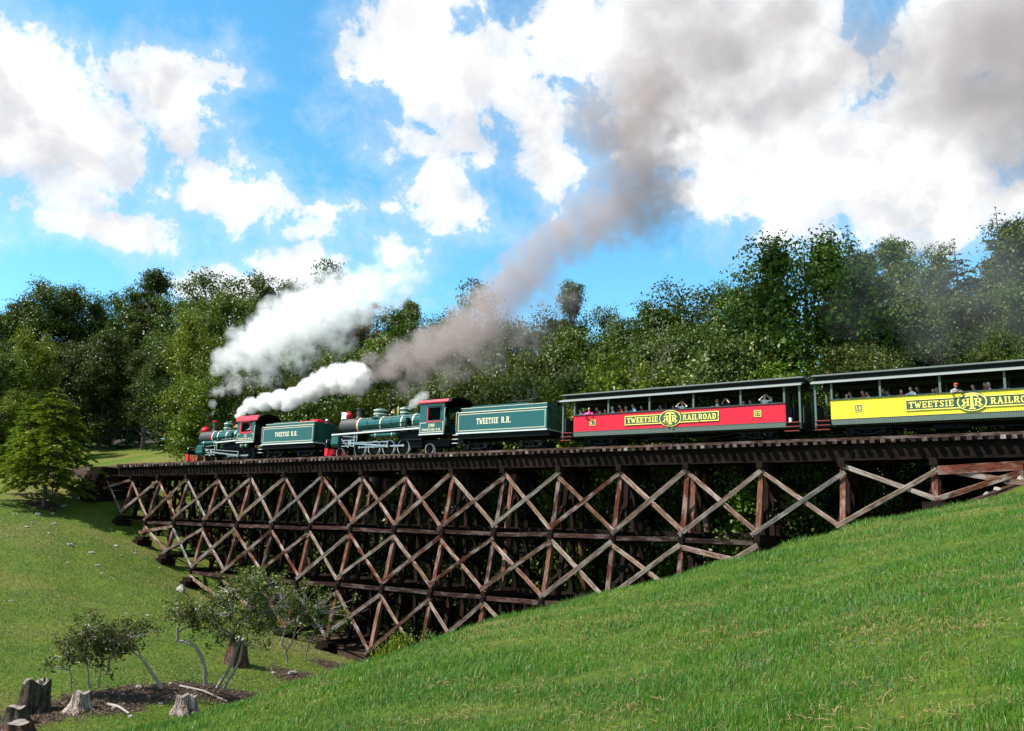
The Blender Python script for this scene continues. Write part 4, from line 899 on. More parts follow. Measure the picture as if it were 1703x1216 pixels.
def conifer(seed, H, R, cb, mat, whorls=26, per=7, sprays=26, size=.34, droop=.12, ragged=.25):
    rng = np.random.default_rng(seed); tr = MB(); C = []; T = []; L = []
    tr.tube([(0, 0, -.6), (0, 0, .3), (0, 0, H * .5), (0, 0, H * .985)], [H * .02, H * .015, H * .009, .012], 7)
    for w in range(whorls):
        h = w / (whorls - 1); z = cb + (H - cb) * (h ** .92) * .985
        ln = R * (1 - h) ** .78 * (1 if h > .08 else .8) + .03
        for k in range(per if h < .85 else 4):
            a = rng.uniform(0, 2 * PI); l = ln * rng.uniform(1 - ragged, 1 + ragged * .6)
            d = np.array([math.cos(a), math.sin(a), 0]); up = rng.uniform(.05, .35) * (1 if h > .5 else .5)
            ns = max(4, int(sprays * l / R)) if h < .95 else 3; t = rng.uniform(.15, 1.0, ns) ** .8
            px = d[None] * (t * l)[:, None] + np.array([0, 0, z])[None]; px[:, 2] += up * l * t - droop * l * t ** 2 * 2
            side = np.cross(d, [0, 0, 1]); sw = rng.uniform(-1, 1, ns) * (.34 * l * (1.05 - t) + .10)
            px += side[None] * sw[:, None]; px[:, 2] -= np.abs(sw) * .25
            C.append(px); T.append(unit(d[None] * .8 + side[None] * np.sign(sw)[:, None] * .6 + rng.normal(0, .25, (ns, 3)))); L.append(np.full(ns, size * (.30 + min(.8, 3.5 * (1 - h)) + .1 * (1 - h))))
            if w % 2 == 0 and l > .4: tr.tube([(0, 0, z), tuple(d * l * .55 + np.array([0, 0, z + up * l * .55 - droop * l * .6])), tuple(d * l * .95 + np.array([0, 0, z + up * l * .95 - droop * l * 1.8]))], [.035 * l ** .5 + .008, .02, .006], 4, caps=False)
    C = np.concatenate(C); T = np.concatenate(T); L = np.concatenate(L); n = len(C); V = []
    for j in range(2):      # each spray is a pair of narrow blades, flat and slightly folded
        nrm = np.array([0, 0, 1.0]) + rng.normal(0, .5, (n, 3)); b = unit(np.cross(T, nrm)); nn = np.cross(b, T)
        l = (L * rng.uniform(.7, 1.3, n))[:, None]; t2 = unit(T + b * (.55 if j else -.55)); b2 = np.cross(nn, t2); p = C + b * (.1 if j else -.1) * l
        V.append(np.stack([p - t2 * l * .5, p + b2 * l * .17, p + t2 * l * .55 - np.array([0, 0, 1]) * l * .1, p - b2 * l * .17], 1))
    return tr.mesh('trunk', M['bark']), quads_mesh('crown', np.concatenate(V).reshape(-1, 3), M[mat])

PROTO = {
 'oak': [broadleaf(11, 15, 4.6, 3.4, 29450, 0.224, 'leaf_oak', lobes=20), broadleaf(12, 14, 4.4, 2.6, 27900, 0.216, 'leaf_oak', lobes=19), broadleaf(13, 16, 4.6, 3.2, 31000, 0.224, 'leaf_oak', lobes=23)],
 'tall': [broadleaf(21, 17, 3.4, 2.8, 26350, 0.224, 'leaf_oak', 'column', 24), broadleaf(22, 16, 3.2, 2.4, 24800, 0.224, 'leaf_grey', 'column', 22)],
 'bright': [broadleaf(31, 10, 3.6, .9, 20150, 0.216, 'leaf_bright', lobes=14), broadleaf(32, 9, 3.6, .6, 19375, 0.208, 'leaf_bright', lobes=13)],
 'grey': [broadleaf(41, 12, 3.9, 1.6, 21700, 0.216, 'leaf_grey', lobes=15), broadleaf(42, 11, 3.8, 1.0, 20150, 0.216, 'leaf_grey', lobes=14)],
 'pine': [conifer(51, 13, 3.5, .4, 'leaf_pine', 30, 8, 34, .42, .10), conifer(52, 15, 3.6, .8, 'leaf_pine', 32, 8, 34, .44, .06, .35)],
 'hemlock': [conifer(61, 8, 3.6, .9, 'leaf_hemlock', 26, 9, 44, .32, .16), conifer(62, 10, 3.4, .3, 'leaf_hemlock', 28, 9, 42, .34, .16)],
 'open': [broadleaf(71, 15, 3.8, 6.5, 8060, 0.240, 'leaf_oak', lobes=11, gap=1), broadleaf(72, 14, 3.2, 7.5, 4650, 0.256, 'leaf_oak', lobes=6, gap=1)],
 'bush': [broadleaf(81, 3.2, 1.9, .1, 8060, 0.160, 'leaf_bright', lobes=9), broadleaf(82, 3.4, 2.0, .1, 8060, 0.168, 'leaf_grey', lobes=9), broadleaf(83, 3.0, 2.0, .1, 7750, 0.168, 'leaf_oak', lobes=8)],
 'reddish': [broadleaf(91, 12, 2.6, 4, 5890, 0.208, 'leaf_red', lobes=9, gap=1)],
}
PH = {k: [max(v.co.z for v in c.vertices) for _, c in p] for k, p in PROTO.items()}
TRR = random.Random(77); USED = {}
def plant(kind, v, X, Y, H, label, name='tree', wid=1.0, group=None, cat='tree', sink=.2, rot=None):
    tm, cm = PROTO[kind][v % len(PROTO[kind])]; s = H / PH[kind][v % len(PROTO[kind])]
    z = gz(X, Y) - sink
    mw = Matrix.Translation((X, Y, z)) @ Matrix.Rotation(TRR.uniform(0, 6.28) if rot is None else rot, 4, 'Z') @ Matrix.Diagonal((s * wid, s * wid, s, 1))
    t = thing(name, label, cat, mw, group); link('trunk', tm, t); link('crown', cm, t); return t
NAMES = {'oak': 'broadleaf_tree', 'tall': 'tall_tree', 'bright': 'leafy_tree', 'grey': 'pale_tree', 'pine': 'pine_tree', 'hemlock': 'hemlock_tree', 'open': 'sparse_tree', 'bush': 'bush', 'reddish': 'reddish_tree'}
LOOK = {'oak': 'dark broad tree', 'tall': 'tall narrow tree', 'bright': 'bright yellow-green tree', 'grey': 'pale grey-green tree', 'pine': 'feathery pine', 'hemlock': 'layered hemlock', 'open': 'thin open-crowned tree', 'bush': 'low leafy bush', 'reddish': 'reddish-leaved tree'}
def where(x):
    for lim, s in ((40, 'at the left end of the meadow'), (110, 'at the left of the meadow'), (170, 'over the left part of the meadow'), (230, 'over the middle of the meadow'), (290, 'over the right part of the meadow'), (345, 'ahead of the leading engine'), (400, 'behind the leading engine'), (450, 'behind the cab of the leading engine'), (505, 'behind the first tender'), (560, 'behind the gap before the second engine'),
                   (610, 'behind the chimney of the second engine'), (660, 'behind the boiler of the second engine'), (715, 'behind the cab of the second engine'), (770, 'behind the front of the second tender'), (830, 'behind the lettering of the second tender'), (890, 'behind the rear half of the second tender'), (950, 'behind the front steps of the red coach'), (1010, 'behind the front plate of the red coach'), (1070, 'behind the red name board, left word'),
                   (1130, 'behind the emblem of the red coach'), (1190, 'behind the end of the red name board'), (1250, 'behind the rear half of the red coach'), (1310, 'behind the rear plate of the red coach'), (1365, 'behind the gap between the two coaches'), (1420, 'behind the front plate of the yellow coach'), (1480, 'behind the front third of the yellow coach'), (1540, 'behind the front of the yellow name board'), (1600, 'behind the lettering of the yellow coach'), (1660, 'behind the emblem of the yellow coach'), (9999, 'behind the yellow coach at the right edge')):
        if x < lim: return s
# pixel of the crown top, distance, kind, variant, width factor, tier
TREES = [
 # skyline
 (-30,500,128,'oak',0,1,0),(30,498,132,'tall',1,1.1,0),(95,463,134,'oak',1,1.05,0),(152,476,138,'oak',2,1,0),(215,470,138,'oak',0,1,0),(268,447,136,'tall',0,1.1,0),(318,478,128,'oak',1,1,0),
 (372,443,112,'open',0,1.1,0),(438,450,104,'oak',2,.8,0),(400,478,100,'bright',0,1,0),(512,456,100,'open',0,.8,0),(551,428,102,'open',1,.75,0),(480,490,98,'grey',0,1,0),(590,490,96,'reddish',0,1.2,0),
 (640,500,94,'oak',0,.9,0),(690,490,98,'tall',1,.75,0),(735,508,92,'oak',1,.9,0),(795,460,94,'open',1,.8,0),(840,520,88,'grey',1,1,0),(890,506,86,'oak',2,.9,0),(954,459,84,'tall',0,.62,0),(1012,505,82,'open',0,.8,0),
 (1045,545,78,'oak',0,.8,0),(1100,494,80,'oak',1,.95,0),(1165,463,80,'open',0,1,0),(1212,478,76,'oak',2,.85,0),(1255,455,74,'oak',0,.85,0),(1322,374,57,'oak',1,.95,0),(1408,370,58,'pine',1,.9,0),
 (1440,404,74,'tall',1,.9,0),(1488,388,76,'tall',0,.95,0),(1535,405,72,'oak',2,.7,0),(1585,392,58,'pine',0,.95,0),(1655,340,66,'pine',1,.85,0),(1700,348,62,'oak',0,.9,0),(1760,350,60,'oak',1,.9,0),
 # middle
 (20,560,124,'oak',2,.9,1),(70,540,118,'bright',1,.8,1),(130,560,128,'grey',0,.9,1),(190,545,130,'grey',1,1,1),(255,570,126,'oak',0,.8,1),(300,545,118,'oak',1,.8,1),(345,505,106,'bright',1,.85,1),
 (30,575,108,'hemlock',1,.9,1),(-20,560,104,'oak',0,.9,1),(410,530,92,'oak',2,.8,1),(460,545,90,'grey',0,.9,1),(530,555,88,'bright',0,.9,1),(560,530,90,'reddish',0,1.3,1),(600,560,84,'oak',1,.8,1),(660,545,84,'oak',0,.9,1),(720,560,80,'grey',1,.9,1),(780,555,80,'oak',2,.9,1),(850,565,76,'oak',1,.9,1),(905,560,74,'grey',0,.9,1),
 (965,530,74,'oak',0,.8,1),(1030,560,72,'bright',1,.8,1),(1080,545,70,'oak',2,.8,1),(1130,520,70,'grey',0,.9,1),(1180,530,68,'oak',1,.9,1),(1235,525,64,'grey',1,.8,1),
 (1440,500,60,'oak',1,.9,1),(1500,470,60,'grey',0,.9,1),(1550,480,58,'oak',1,.9,1),(1620,470,54,'grey',1,.9,1),(1690,460,52,'oak',2,.9,1),
 # low trees closing the wood behind the meadow
 (-30,640,146,'grey',0,1.25,3),(15,650,150,'oak',1,1.25,3),(60,645,152,'grey',1,1.25,3),(105,660,148,'oak',0,1.25,3),(150,650,152,'bright',0,1.25,3),(195,655,150,'oak',2,1.25,3),(240,660,152,'grey',0,1.25,3),(285,650,148,'oak',1,1.25,3),(330,655,142,'grey',1,1.25,3),(130,690,140,'oak',0,1.25,3),(180,700,138,'grey',0,1.25,3),(222,690,142,'oak',1,1.25,3),(262,695,140,'oak',2,1.25,3),
 # front row
 (10,640,100,'bright',0,.9,2),(60,640,94,'hemlock',1,1,2),(150,600,133,'bright',1,.85,2),(178,610,134,'oak',2,.8,2),(228,578,129,'pine',0,.62,2),(288,612,115,'pine',1,.85,2),(318,596,106,'pine',0,.85,2),(365,605,86,'bright',0,.9,2),
 (420,595,84,'oak',0,.8,2),(470,610,82,'grey',1,.9,2),(520,620,79,'oak',1,.9,2),(565,610,78,'grey',0,.8,2),(620,610,74,'bright',1,.9,2),(680,600,72,'oak',2,.8,2),(730,618,70,'grey',1,1,2),(775,600,69,'bright',0,.8,2),(820,595,67,'grey',0,.9,2),(870,600,65,'oak',1,.8,2),(912,588,64,'grey',1,.9,2),
 (975,590,62,'bright',0,.9,2),(1028,572,60,'bright',1,.9,2),(1085,590,58,'grey',0,.8,2),(1135,575,57,'bright',0,.8,2),(1190,585,55,'oak',0,.8,2),(1240,545,53,'grey',1,.9,2),(1295,590,51,'bright',1,.8,2),(1345,600,50,'oak',2,.8,2),(1400,560,50,'oak',0,.8,2),(1455,555,49,'grey',0,.8,2),(1510,560,48,'pine',0,.8,2),(1590,545,46,'pine',1,.95,2),(1650,540,45,'oak',1,.8,2),(1710,530,43,'oak',2,.8,2),
]
TIER = ['on the skyline', 'mid-slope', 'in the front row', 'low in the shade']
GRP = ['trees along the skyline', 'trees half way up the wooded slope', 'front row of trees by the line', 'low trees closing the wood behind the meadow']
def place_px(x, y, d):
    P = at(x, y, d); return P
for (x, y, d, kind, v, wf, tier) in TREES:
    P = at(x, y, d); zb = gz(P[0], P[1]); H = max(2.0, P[2] - zb)
    lab = f"{LOOK[kind]} {TIER[tier]} {where(x)}"
    key = lab; n = USED.get(key, 0); USED[key] = n + 1
    if n: lab = f"{'smaller' if n == 1 else 'smallest'} {LOOK[kind]} {TIER[tier]} {where(x)}"
    base = PROTO[kind][v % len(PROTO[kind])]; s = H / PH[kind][v % len(PROTO[kind])]
    plant(kind, v, P[0], P[1], H, lab, NAMES[kind], wf * (1.0 if s < 1.35 else 1.35 / s * 1.1), GRP[tier])
# the hemlock standing alone on the left slope, its trunk bare at the foot
P = at(72, 838, 76); tm, cm = conifer(65, 11.6, 5.4, 2.3, 'leaf_hemlock', 17, 13, 80, .36, .20, .3)
t = thing('hemlock_tree', 'bright green hemlock with a bare trunk alone on the left slope', 'tree', Matrix.Translation((P[0], P[1], gz(P[0], P[1]) - .2))); link('trunk', tm, t); link('crown', cm, t)
# bushes and undergrowth between the line and the wood, and on the bank seen through the trestle
k = 0
rb = random.Random(9)
for l in np.arange(-40, 34, 2.15):
    for row, (y0, h0) in enumerate(((5.5, 2.6), (9.5, 4.2))):
        if row == 0 and l < -26 or l < -33: continue
        q = tp(l + rb.uniform(-.8, .8), y0 + rb.uniform(-.9, .9), 0); H = h0 * rb.uniform(.8, 1.25)
        lx = l + 0
        lab = None
        px = XC + FPX * (q @ CR) / (q @ CF)
        lab = f"{['bright green', 'pale', 'dark green'][k % 3]} bush, {['nearer', 'farther'][row]} row, {where(px)}"
        n_ = USED.get(lab, 0); USED[lab] = n_ + 1
        if n_: lab = ['', 'smaller ', 'second smaller ', 'third smaller '][min(n_, 3)] + lab
        plant('bush', k, q[0], q[1], H, lab, 'bush', rb.uniform(.9, 1.25), 'undergrowth bushes behind the railway line', 'bush'); k += 1
# dead branching trees in the wood
def dead_tree(x, y, d, H, lab, seed):
    rng = np.random.default_rng(seed); P = at(x, y, d); zb = gz(P[0], P[1]); top = P[2]; b = np.array([0, 0, top - zb - H])
    tr = MB(); tr.tube([(0, 0, -.3), (0, 0, b[2] * .6), tuple(b)], [.16, .12, .09], 6)
    br = None
    def grow(p, dr, L, r, dep):
        pts = [p]; q = p.copy(); dd = dr.copy()
        for i in range(4): dd = unit(dd + rng.normal(0, .22, 3) + np.array([0, 0, .05])); q = q + dd * L / 4; pts.append(q.copy())
        br.tube(pts, list(np.linspace(r, r * .4, 5)), 4, caps=False)
        if dep:
            for j in range(3): grow(pts[rng.integers(1, 5)], unit(dd + rng.normal(0, .7, 3)), L * .6, r * .45, dep - 1)
    parts = []
    for j in range(6): br = MB(); parts.append(br); grow(b * rng.uniform(.75, 1), unit(np.array([rng.normal(), rng.normal(), .8])), H * rng.uniform(.6, 1), .06, 2)
    t = thing('dead_tree', lab, 'tree', Matrix.Translation((P[0], P[1], zb))); o = tr.build('trunk', M['palebark'], t); [q.build('branch', M['palebark'], t) for q in parts]
dead_tree(1075, 560, 57, 2.6, 'bare grey dead tree in the wood behind the red coach emblem', 5)
dead_tree(1200, 520, 62, 3.0, 'bare grey dead tree in the wood above the red coach', 6)
dead_tree(880, 590, 63, 2.6, 'bare grey dead branches behind the rear of the second tender', 7)

# gnarled rhododendrons in the soil bed
def gnarled(name, lab, base, trunks, tips, seed, leaves=34, lsz=.15, spread=.30):
    leaves = int(leaves * .9); lsz *= 1.0; spread *= 1.45; tips = [(x, y, dd, k * 2 + 2) for x, y, dd, k in tips]
    rng = np.random.default_rng(seed); P = at(*base); z = gz(P[0], P[1]); B = np.array([P[0], P[1], z])
    t = thing(name, lab, 'tree', Matrix.Translation(B)); tr = MB(); d = base[2]
    w = lambda x, y, dd=0: at(x, y, d + dd) - B
    for pts, r in trunks:
        pp = [w(*p) for p in pts]; pp[0] = pp[0] - np.array([0, 0, .15]) if pts[0][1] > base[1] - 12 else pp[0]
        n = len(pp); fine = []
        for i in range(n - 1):
            for q in (0, .33, .66): fine.append(pp[i] * (1 - q) + pp[i + 1] * q + rng.normal(0, .018, 3))
        fine.append(pp[-1]); tr.tube(fine, list(np.linspace(r, r * .45, len(fine))), 7)
    tr.build('trunk', M['palebark'], t)
    C = []; N = []; tw = MB()
    for (x, y, dd, k) in tips:
        c = w(x, y, dd)
        for j in range(k):
            cc = c + rng.normal(0, spread, 3) * np.array([1, 1, .75])
            src = min((w(*p) for pts, _ in trunks for p in pts[1:]), key=lambda q: np.linalg.norm(q - cc) + max(0, q[2] - cc[2]))
            mid = (src + cc) / 2 + rng.normal(0, .08, 3); tw.tube([src, mid, cc], [.022, .014, .006], 4, caps=False)
            u = unit(rng.normal(0, 1, (leaves, 3)) + np.array([0, 0, .25])); C.append(cc + u * rng.uniform(.05, .30, (leaves, 1))); N.append(u * .5 + np.array([0, 0, .6]))
    tw.build('twigs', M['palebark'], t)
    V = leaf_quads(np.concatenate(C), np.concatenate(N), lsz, rng, .42, .7); link('crown', quads_mesh('crown', V, M['leaf_dark']), t)
gnarled('rhododendron', 'gnarled rhododendron with twin slanting pale stems before the big stump', (372,1140,35),
        [([(362,1138),(385,1105),(398,1070),(405,1040),(420,1010)], .075), ([(372,1140),(395,1108),(404,1072),(418,1040),(440,1020)], .065), ([(388,1095),(390,1060),(388,1020),(380,985)], .045), ([(405,1042),(412,1000),(415,965)], .04)],
        [(x, y, dd, k) for x, y, dd, k in [(370,1035,0,5),(355,1015,.5,5),(395,1000,.3,6),(420,985,0,6),(400,970,-.4,5),(375,990,.4,5),(435,1010,.3,6),(450,1040,0,5),(425,1035,-.5,5),(410,965,.2,4),(445,980,.3,4),(462,1030,.2,4),(385,1050,-.3,4),(430,1060,.3,3),(365,1060,.2,3)]], 31, leaves=30, spread=.27)
gnarled('rhododendron', 'bent rhododendron with a pale trunk arching left above the soil bed', (342,1132,34.5),
        [([(342,1132),(338,1100),(325,1075),(308,1067),(294,1066),(295,1050),(298,1035)], .085), ([(297,1052),(318,1038),(335,1028)], .04), ([(296,1050),(297,1020)], .03)],
        [(285,1020,0,4),(300,1008,.2,4),(325,1012,.3,4),(335,1028,0,4),(315,1020,-.2,3),(345,1022,.3,4),(330,1040,.1,3)], 32, leaves=26, spread=.22)
gnarled('rhododendron', 'bushy rhododendron on thin dark stems in the left part of the soil bed', (160,1135,32.5),
        [([(120,1142),(117,1115),(112,1095)], .03), ([(150,1138),(145,1110),(140,1085),(148,1060)], .035), ([(165,1138),(168,1110),(165,1080)], .03), ([(178,1122),(184,1095),(195,1070)], .05)],
        [(105,1090,0,4),(120,1075,.2,5),(135,1085,0,5),(150,1060,.2,6),(165,1045,0,6),(175,1065,.3,6),(190,1050,0,5),(205,1060,.2,5),(160,1085,-.2,5),(215,1050,.3,4),(195,1080,0,4),(140,1065,.3,4),(225,1045,.2,3),(180,1085,.2,4)], 33, leaves=28, spread=.24)
gnarled('rhododendron', 'fallen rhododendron with one long pale trunk leaning left from its root', (272,1142,33.5),
        [([(270,1140),(255,1122),(240,1100),(222,1084),(205,1070)], .07), ([(240,1100),(228,1078),(220,1058)], .035)], [(218,1062,.4,3),(208,1072,.3,3),(226,1050,.3,3)], 34, leaves=24, spread=.2)
gnarled('rhododendron', 'sparse rhododendron with crooked dark stems before the third tier of the trestle', (480,1098,43),
        [([(478,1098),(475,1080),(468,1070),(476,1045),(474,1010)], .06), ([(477,1085),(488,1060),(496,1035),(505,1015)], .045), ([(508,1092),(514,1070),(524,1045),(528,1020)], .04)],
        [(475,1000,0,4),(460,985,.3,4),(490,985,0,5),(500,1005,.3,5),(520,1000,0,5),(535,1015,.3,5),(545,1030,0,4),(530,1045,.2,4),(480,1020,-.3,4),(555,1015,.3,4),(510,1030,.3,4),(470,960,.2,3)], 35, leaves=26, lsz=.16, spread=.34)
def round_shrub(x, y, d, H, lab, v):
    P = at(x, y, d); H = P[2] - gz(P[0], P[1]); t = plant('bush', v, P[0], P[1], H, lab, 'shrub', 1.45 / H * 1.0, 'round shrubs at the crest of the grass bank', 'shrub')
    return t
round_shrub(655, 1030, 25, 1.5, 'rounded green shrub below the trestle at the grass edge, left one', 0)
round_shrub(697, 1026, 25.5, 1.45, 'rounded paler shrub below the trestle at the grass edge, right one', 1)

# stumps
def stump(x, y, d, H, r, lab, mat, seed, double=False, flare=1.6):
    rng = np.random.default_rng(seed); P = at(x, y, d); t = thing('tree_stump', lab, 'stump', Matrix.Translation((P[0], P[1], gz(P[0], P[1]))))
    def one(cx, cy, H, r):
        m = MB(); n = 30; rows = []; ph = rng.uniform(0, 6, 4)
        for h in np.linspace(-.15, 1, 9):
            rr = r * (1 + (flare - 1) * max(0, 1 - max(h, 0)) ** 2.6)
            rows.append([(cx + rr * (1 + (.16 * math.sin(5*a + ph[0]) + .09 * math.sin(9*a + ph[1]) + .05 * math.sin(17*a + ph[2])) * (1.3 - h * .75)) * math.cos(a), cy + rr * (1 + (.16 * math.sin(5*a + ph[0]) + .09 * math.sin(9*a + ph[1]) + .05 * math.sin(17 * a + ph[2])) * (1.3 - h * .75)) * math.sin(a), h * H * (1 + (.09 * math.sin(3*a + ph[3]) if h > .9 else 0))) for a in np.linspace(0, 2*PI, n, endpoint=False)])
        vs = [v for q in rows for v in q]; m.add(vs, [(j*n+i, j*n+(i+1) % n, (j+1)*n+(i+1) % n, (j+1)*n+i) for j in range(8) for i in range(n)], True)
        m.build('bark', M[mat], t); c = MB(); top = rows[-1]; c.add([(cx, cy, H * .97)] + [(q[0] * .97 + cx * .03, q[1] * .97 + cy * .03, q[2] - .01) for q in top], [(0, i + 1, (i + 1) % n + 1) for i in range(n)]); c.build('cut_face', M['cutwood'], t)
    one(0, 0, H, r)
    if double: one(r * 1.15, .1, H * .97, r * .62)
def streaky(name, c1, c2):
    m, w = new_mat(name); tc = w.n('ShaderNodeTexCoord').outputs['Object']
    s = w.noise(w.v('MULTIPLY', tc, (9, 9, 1.3)), 1.6, 6, .65); q = w.noise(tc, 4, 5, .65)
    c = w.mix(w.rng(w.m('ADD', w.m('MULTIPLY', s, .65), w.m('MULTIPLY', q, .35)), .44, .58), c1, c2); c = w.mix(w.rng(w.noise(tc, 22, 3), .6, .7), c, (.02, .014, .01))
    b = w.n('ShaderNodeBsdfPrincipled'); w.put(b.inputs['Base Color'], c); b.inputs['Roughness'].default_value = .9; b.inputs['Specular IOR Level'].default_value = .2
    bp = w.n('ShaderNodeBump'); bp.inputs['Strength'].default_value = 1; bp.inputs['Distance'].default_value = .06; w.put(bp.inputs['Height'], w.m('ADD', s, q)); w.put(b.inputs['Normal'], bp.outputs[0])
    return finish(w, b.outputs[0], m)
M['stump'] = streaky('grey_white_stump_wood', (.34, .29, .25), (.075, .030, .02))
M['stump_dark'] = streaky('dark_mossy_stump', (.075, .062, .042), (.022, .018, .011))
M['stump_red'] = streaky('reddish_stump', (.13, .065, .045), (.03, .016, .012))
M['cutwood'] = paint('grey_cut_wood', (.17, .145, .125), .9, .8, (.06, .04, .03), bump=.6, scale=6)
stump(50, 1182, 31, 1.10, .34, 'dark double tree stump in the soil at the far left', 'stump_dark', 1, True, 1.5)
stump(133, 1178, 31, .64, .27, 'bleached white stump with spread roots in front of the bushy rhododendron', 'stump', 2, flare=1.9)
stump(305, 1168, 31.5, .58, .26, 'bleached stump with split top beside the grass bank', 'stump', 3, True, 1.8)
stump(24, 1200, 29.5, .55, .32, 'low grey flat-topped stump at the bottom left corner', 'stump_dark', 4, flare=1.5)
stump(30, 1216, 28.5, .42, .42, 'broad dark stump lowest in the bottom left corner', 'stump_red', 5, flare=1.4)
stump(394, 1098, 42, 1.25, .44, 'large reddish stump behind the twin-stemmed rhododendron', 'stump_red', 6, False, 1.3)
# stones
def stone(x, y, d, r, lab, seed, group=None, sq=.42):
    rng = np.random.default_rng(seed); P = at(x, y, d); z = gz(P[0], P[1]); m = MB(); m.ell((0, 0, 0), (r, r * rng.uniform(.5, .8), r * sq), 9, 6)
    dd = rng.normal(0, 1, (5, 3)); dd = unit(dd)
    V = np.array(m.V); u = unit(V)
    for k in range(5): V *= (1 - .5 * np.clip(u @ dd[k] - .35, 0, 1))[:, None]
    V += rng.normal(0, r * .075, V.shape); m.V = [tuple(v) for v in V]; m.Sm = [False] * len(m.Fc)
    o = m.build('stone', M['rock']); o.matrix_world = Matrix.Translation((P[0], P[1], z + r * sq * .02)) @ Matrix.Rotation(rng.uniform(0, 6), 4, 'Z'); return set_props(o, lab, 'stone', group)
for i, (x, y, d, r) in enumerate([(195,884,70,.30),(202,913,67,.22),(113,926,64,.45),(152,926,64,.38),(162,942,61,.24),(168,957,59,.16),(60,880,72,.40),(85,870,74,.34),(40,915,66,.28),(88,890,70,.3),(18,995,47,.18),(110,955,59,.14),(22,883,70,.3),(270,905,69,.22),(227,897,70,.2),(244,1025,50,.2),(190,958,58,.12),(247,957,62,.16),(48,904,68,.22),(78,915,66,.2),(105,858,77,.4),(130,846,79,.32),(330,972,62,.26)]):
    stone(x, y, d, r, 'pale flat stone lying on the lawn left of the trestle', 100 + i, 'pale stones scattered on the left lawn')
stone(303, 955, 64.5, .55, 'large pale boulder against the footing of a trestle bent', 140, None, .9)
for i, (x, y, d, r) in enumerate([(108,1148,32,.13),(130,1142,32.5,.15),(190,1136,33,.11),(208,1138,33,.12),(232,1122,34,.16),(268,1160,32,.12),(285,1118,35,.1),(455,1112,42,.2),(485,1102,43,.3),(492,1098,43.4,.24),(218,1180,30.5,.12),(190,1175,31,.14),(330,1152,33,.14),(250,1140,33,.12),(70,1165,31,.12)]):
    stone(x, y, d, r, 'small grey stone lying in the brown soil bed', 160 + i, 'small stones in the soil bed', .7)
for i, (x, y, d, r) in enumerate([(1685,812,39.5,.42),(1660,822,39.5,.28),(1700,806,39,.3),(1640,826,40,.2)]):
    stone(x, y, d, r, ['large pale block under the right end of the trestle', 'pale stone second from the right end of the trestle', 'pale stone at the right edge under the deck end', 'small pale stone leftmost under the right trestle end'][i], 190 + i, 'stones under the right end of the trestle', .7)
def log(p, q, r, lab, mat='palebark', cat='log'):
    A, B = at(*p), at(*q); z0 = gz(A[0], A[1]) + r * .8; z1 = gz(B[0], B[1]) + r * .8
    A = np.array([A[0], A[1], z0]); B = np.array([B[0], B[1], z1]); C = (A + B) / 2; m = MB()
    md = (A + B) / 2; md[2] = max(md[2], gz(md[0], md[1]) + r * .7)
    m.tube([A - C, md - C + np.array([0, 0, .05]), B - C], [r, r * .85, r * .6], 8); o = m.build('log', M[mat]); o.matrix_world = Matrix.Translation(C); set_props(o, lab, cat)
log((300,1125,34.6), (378,1160,34), .05, 'thin pale fallen branch on the soil below the twin-stemmed rhododendron', cat='branch')
log((180,1165,31.5), (215,1182,30.6), .06, 'short pale log on the grass right of the white stump')
log((470,1020,68), (500,1060,66), .16, 'fallen greenish log lying behind the lower braces of the trestle')
log((575,1010,72), (640,1060,66), .15, 'long fallen log on the ground under the middle of the trestle')
# ------------------------------------------------------------------ people in the coaches and cabs
def flat(name, col, rough=.8): return paint(name, col, rough, .12)
SK = [flat('skin_light', (.52, .31, .22), .5), flat('skin_tan', (.36, .19, .12), .5)]
HAIR = dict(brown=flat('hair_brown', (.05, .028, .015)), black=flat('hair_black', (.012, .01, .009)), blond=flat('hair_blond', (.30, .20, .09)), white=flat('hair_white', (.62, .60, .57)), grey=flat('hair_grey', (.22, .21, .20)))
CLO = dict(white=flat('cloth_white', (.75, .75, .75)), pink=flat('cloth_pink', (.70, .06, .33)), red=flat('cloth_red', (.45, .03, .03)), rust=flat('cloth_rust', (.33, .06, .025)), blue=flat('cloth_light_blue', (.35, .48, .68)), navy=flat('cloth_navy', (.02, .025, .05)), yellow=flat('cloth_yellow', (.55, .50, .06)), grey=flat('cloth_grey', (.25, .25, .26)), orange=flat('cloth_orange', (.9, .12, .015)), denim=flat('cloth_denim', (.06, .09, .16)), teal=flat('cloth_green', (.08, .2, .14)), cream=flat('cloth_cream', (.6, .55, .42)))
dark_eye = flat('eye_dark', (.02, .015, .01), .3)
def remeshed(mb, name, voxel, sm=2):
    o = bpy.data.objects.new('tmp', mb.mesh('tmp', [])); COL.objects.link(o)
    r = o.modifiers.new('r', 'REMESH'); r.mode = 'VOXEL'; r.voxel_size = voxel; r.use_smooth_shade = True
    s = o.modifiers.new('s', 'SMOOTH'); s.iterations = sm; s.factor = .5
    dg = bpy.context.evaluated_depsgraph_get(); me = bpy.data.meshes.new_from_object(o.evaluated_get(dg)); me.name = name
    bpy.data.objects.remove(o); return me
def capsule(m, p, q, r0, r1):
    p, q = np.array(p, float), np.array(q, float); m.ell(p, (r0,) * 3, 10, 6); m.ell(q, (r1,) * 3, 10, 6); m.tube([p, q], [r0, r1], 10)
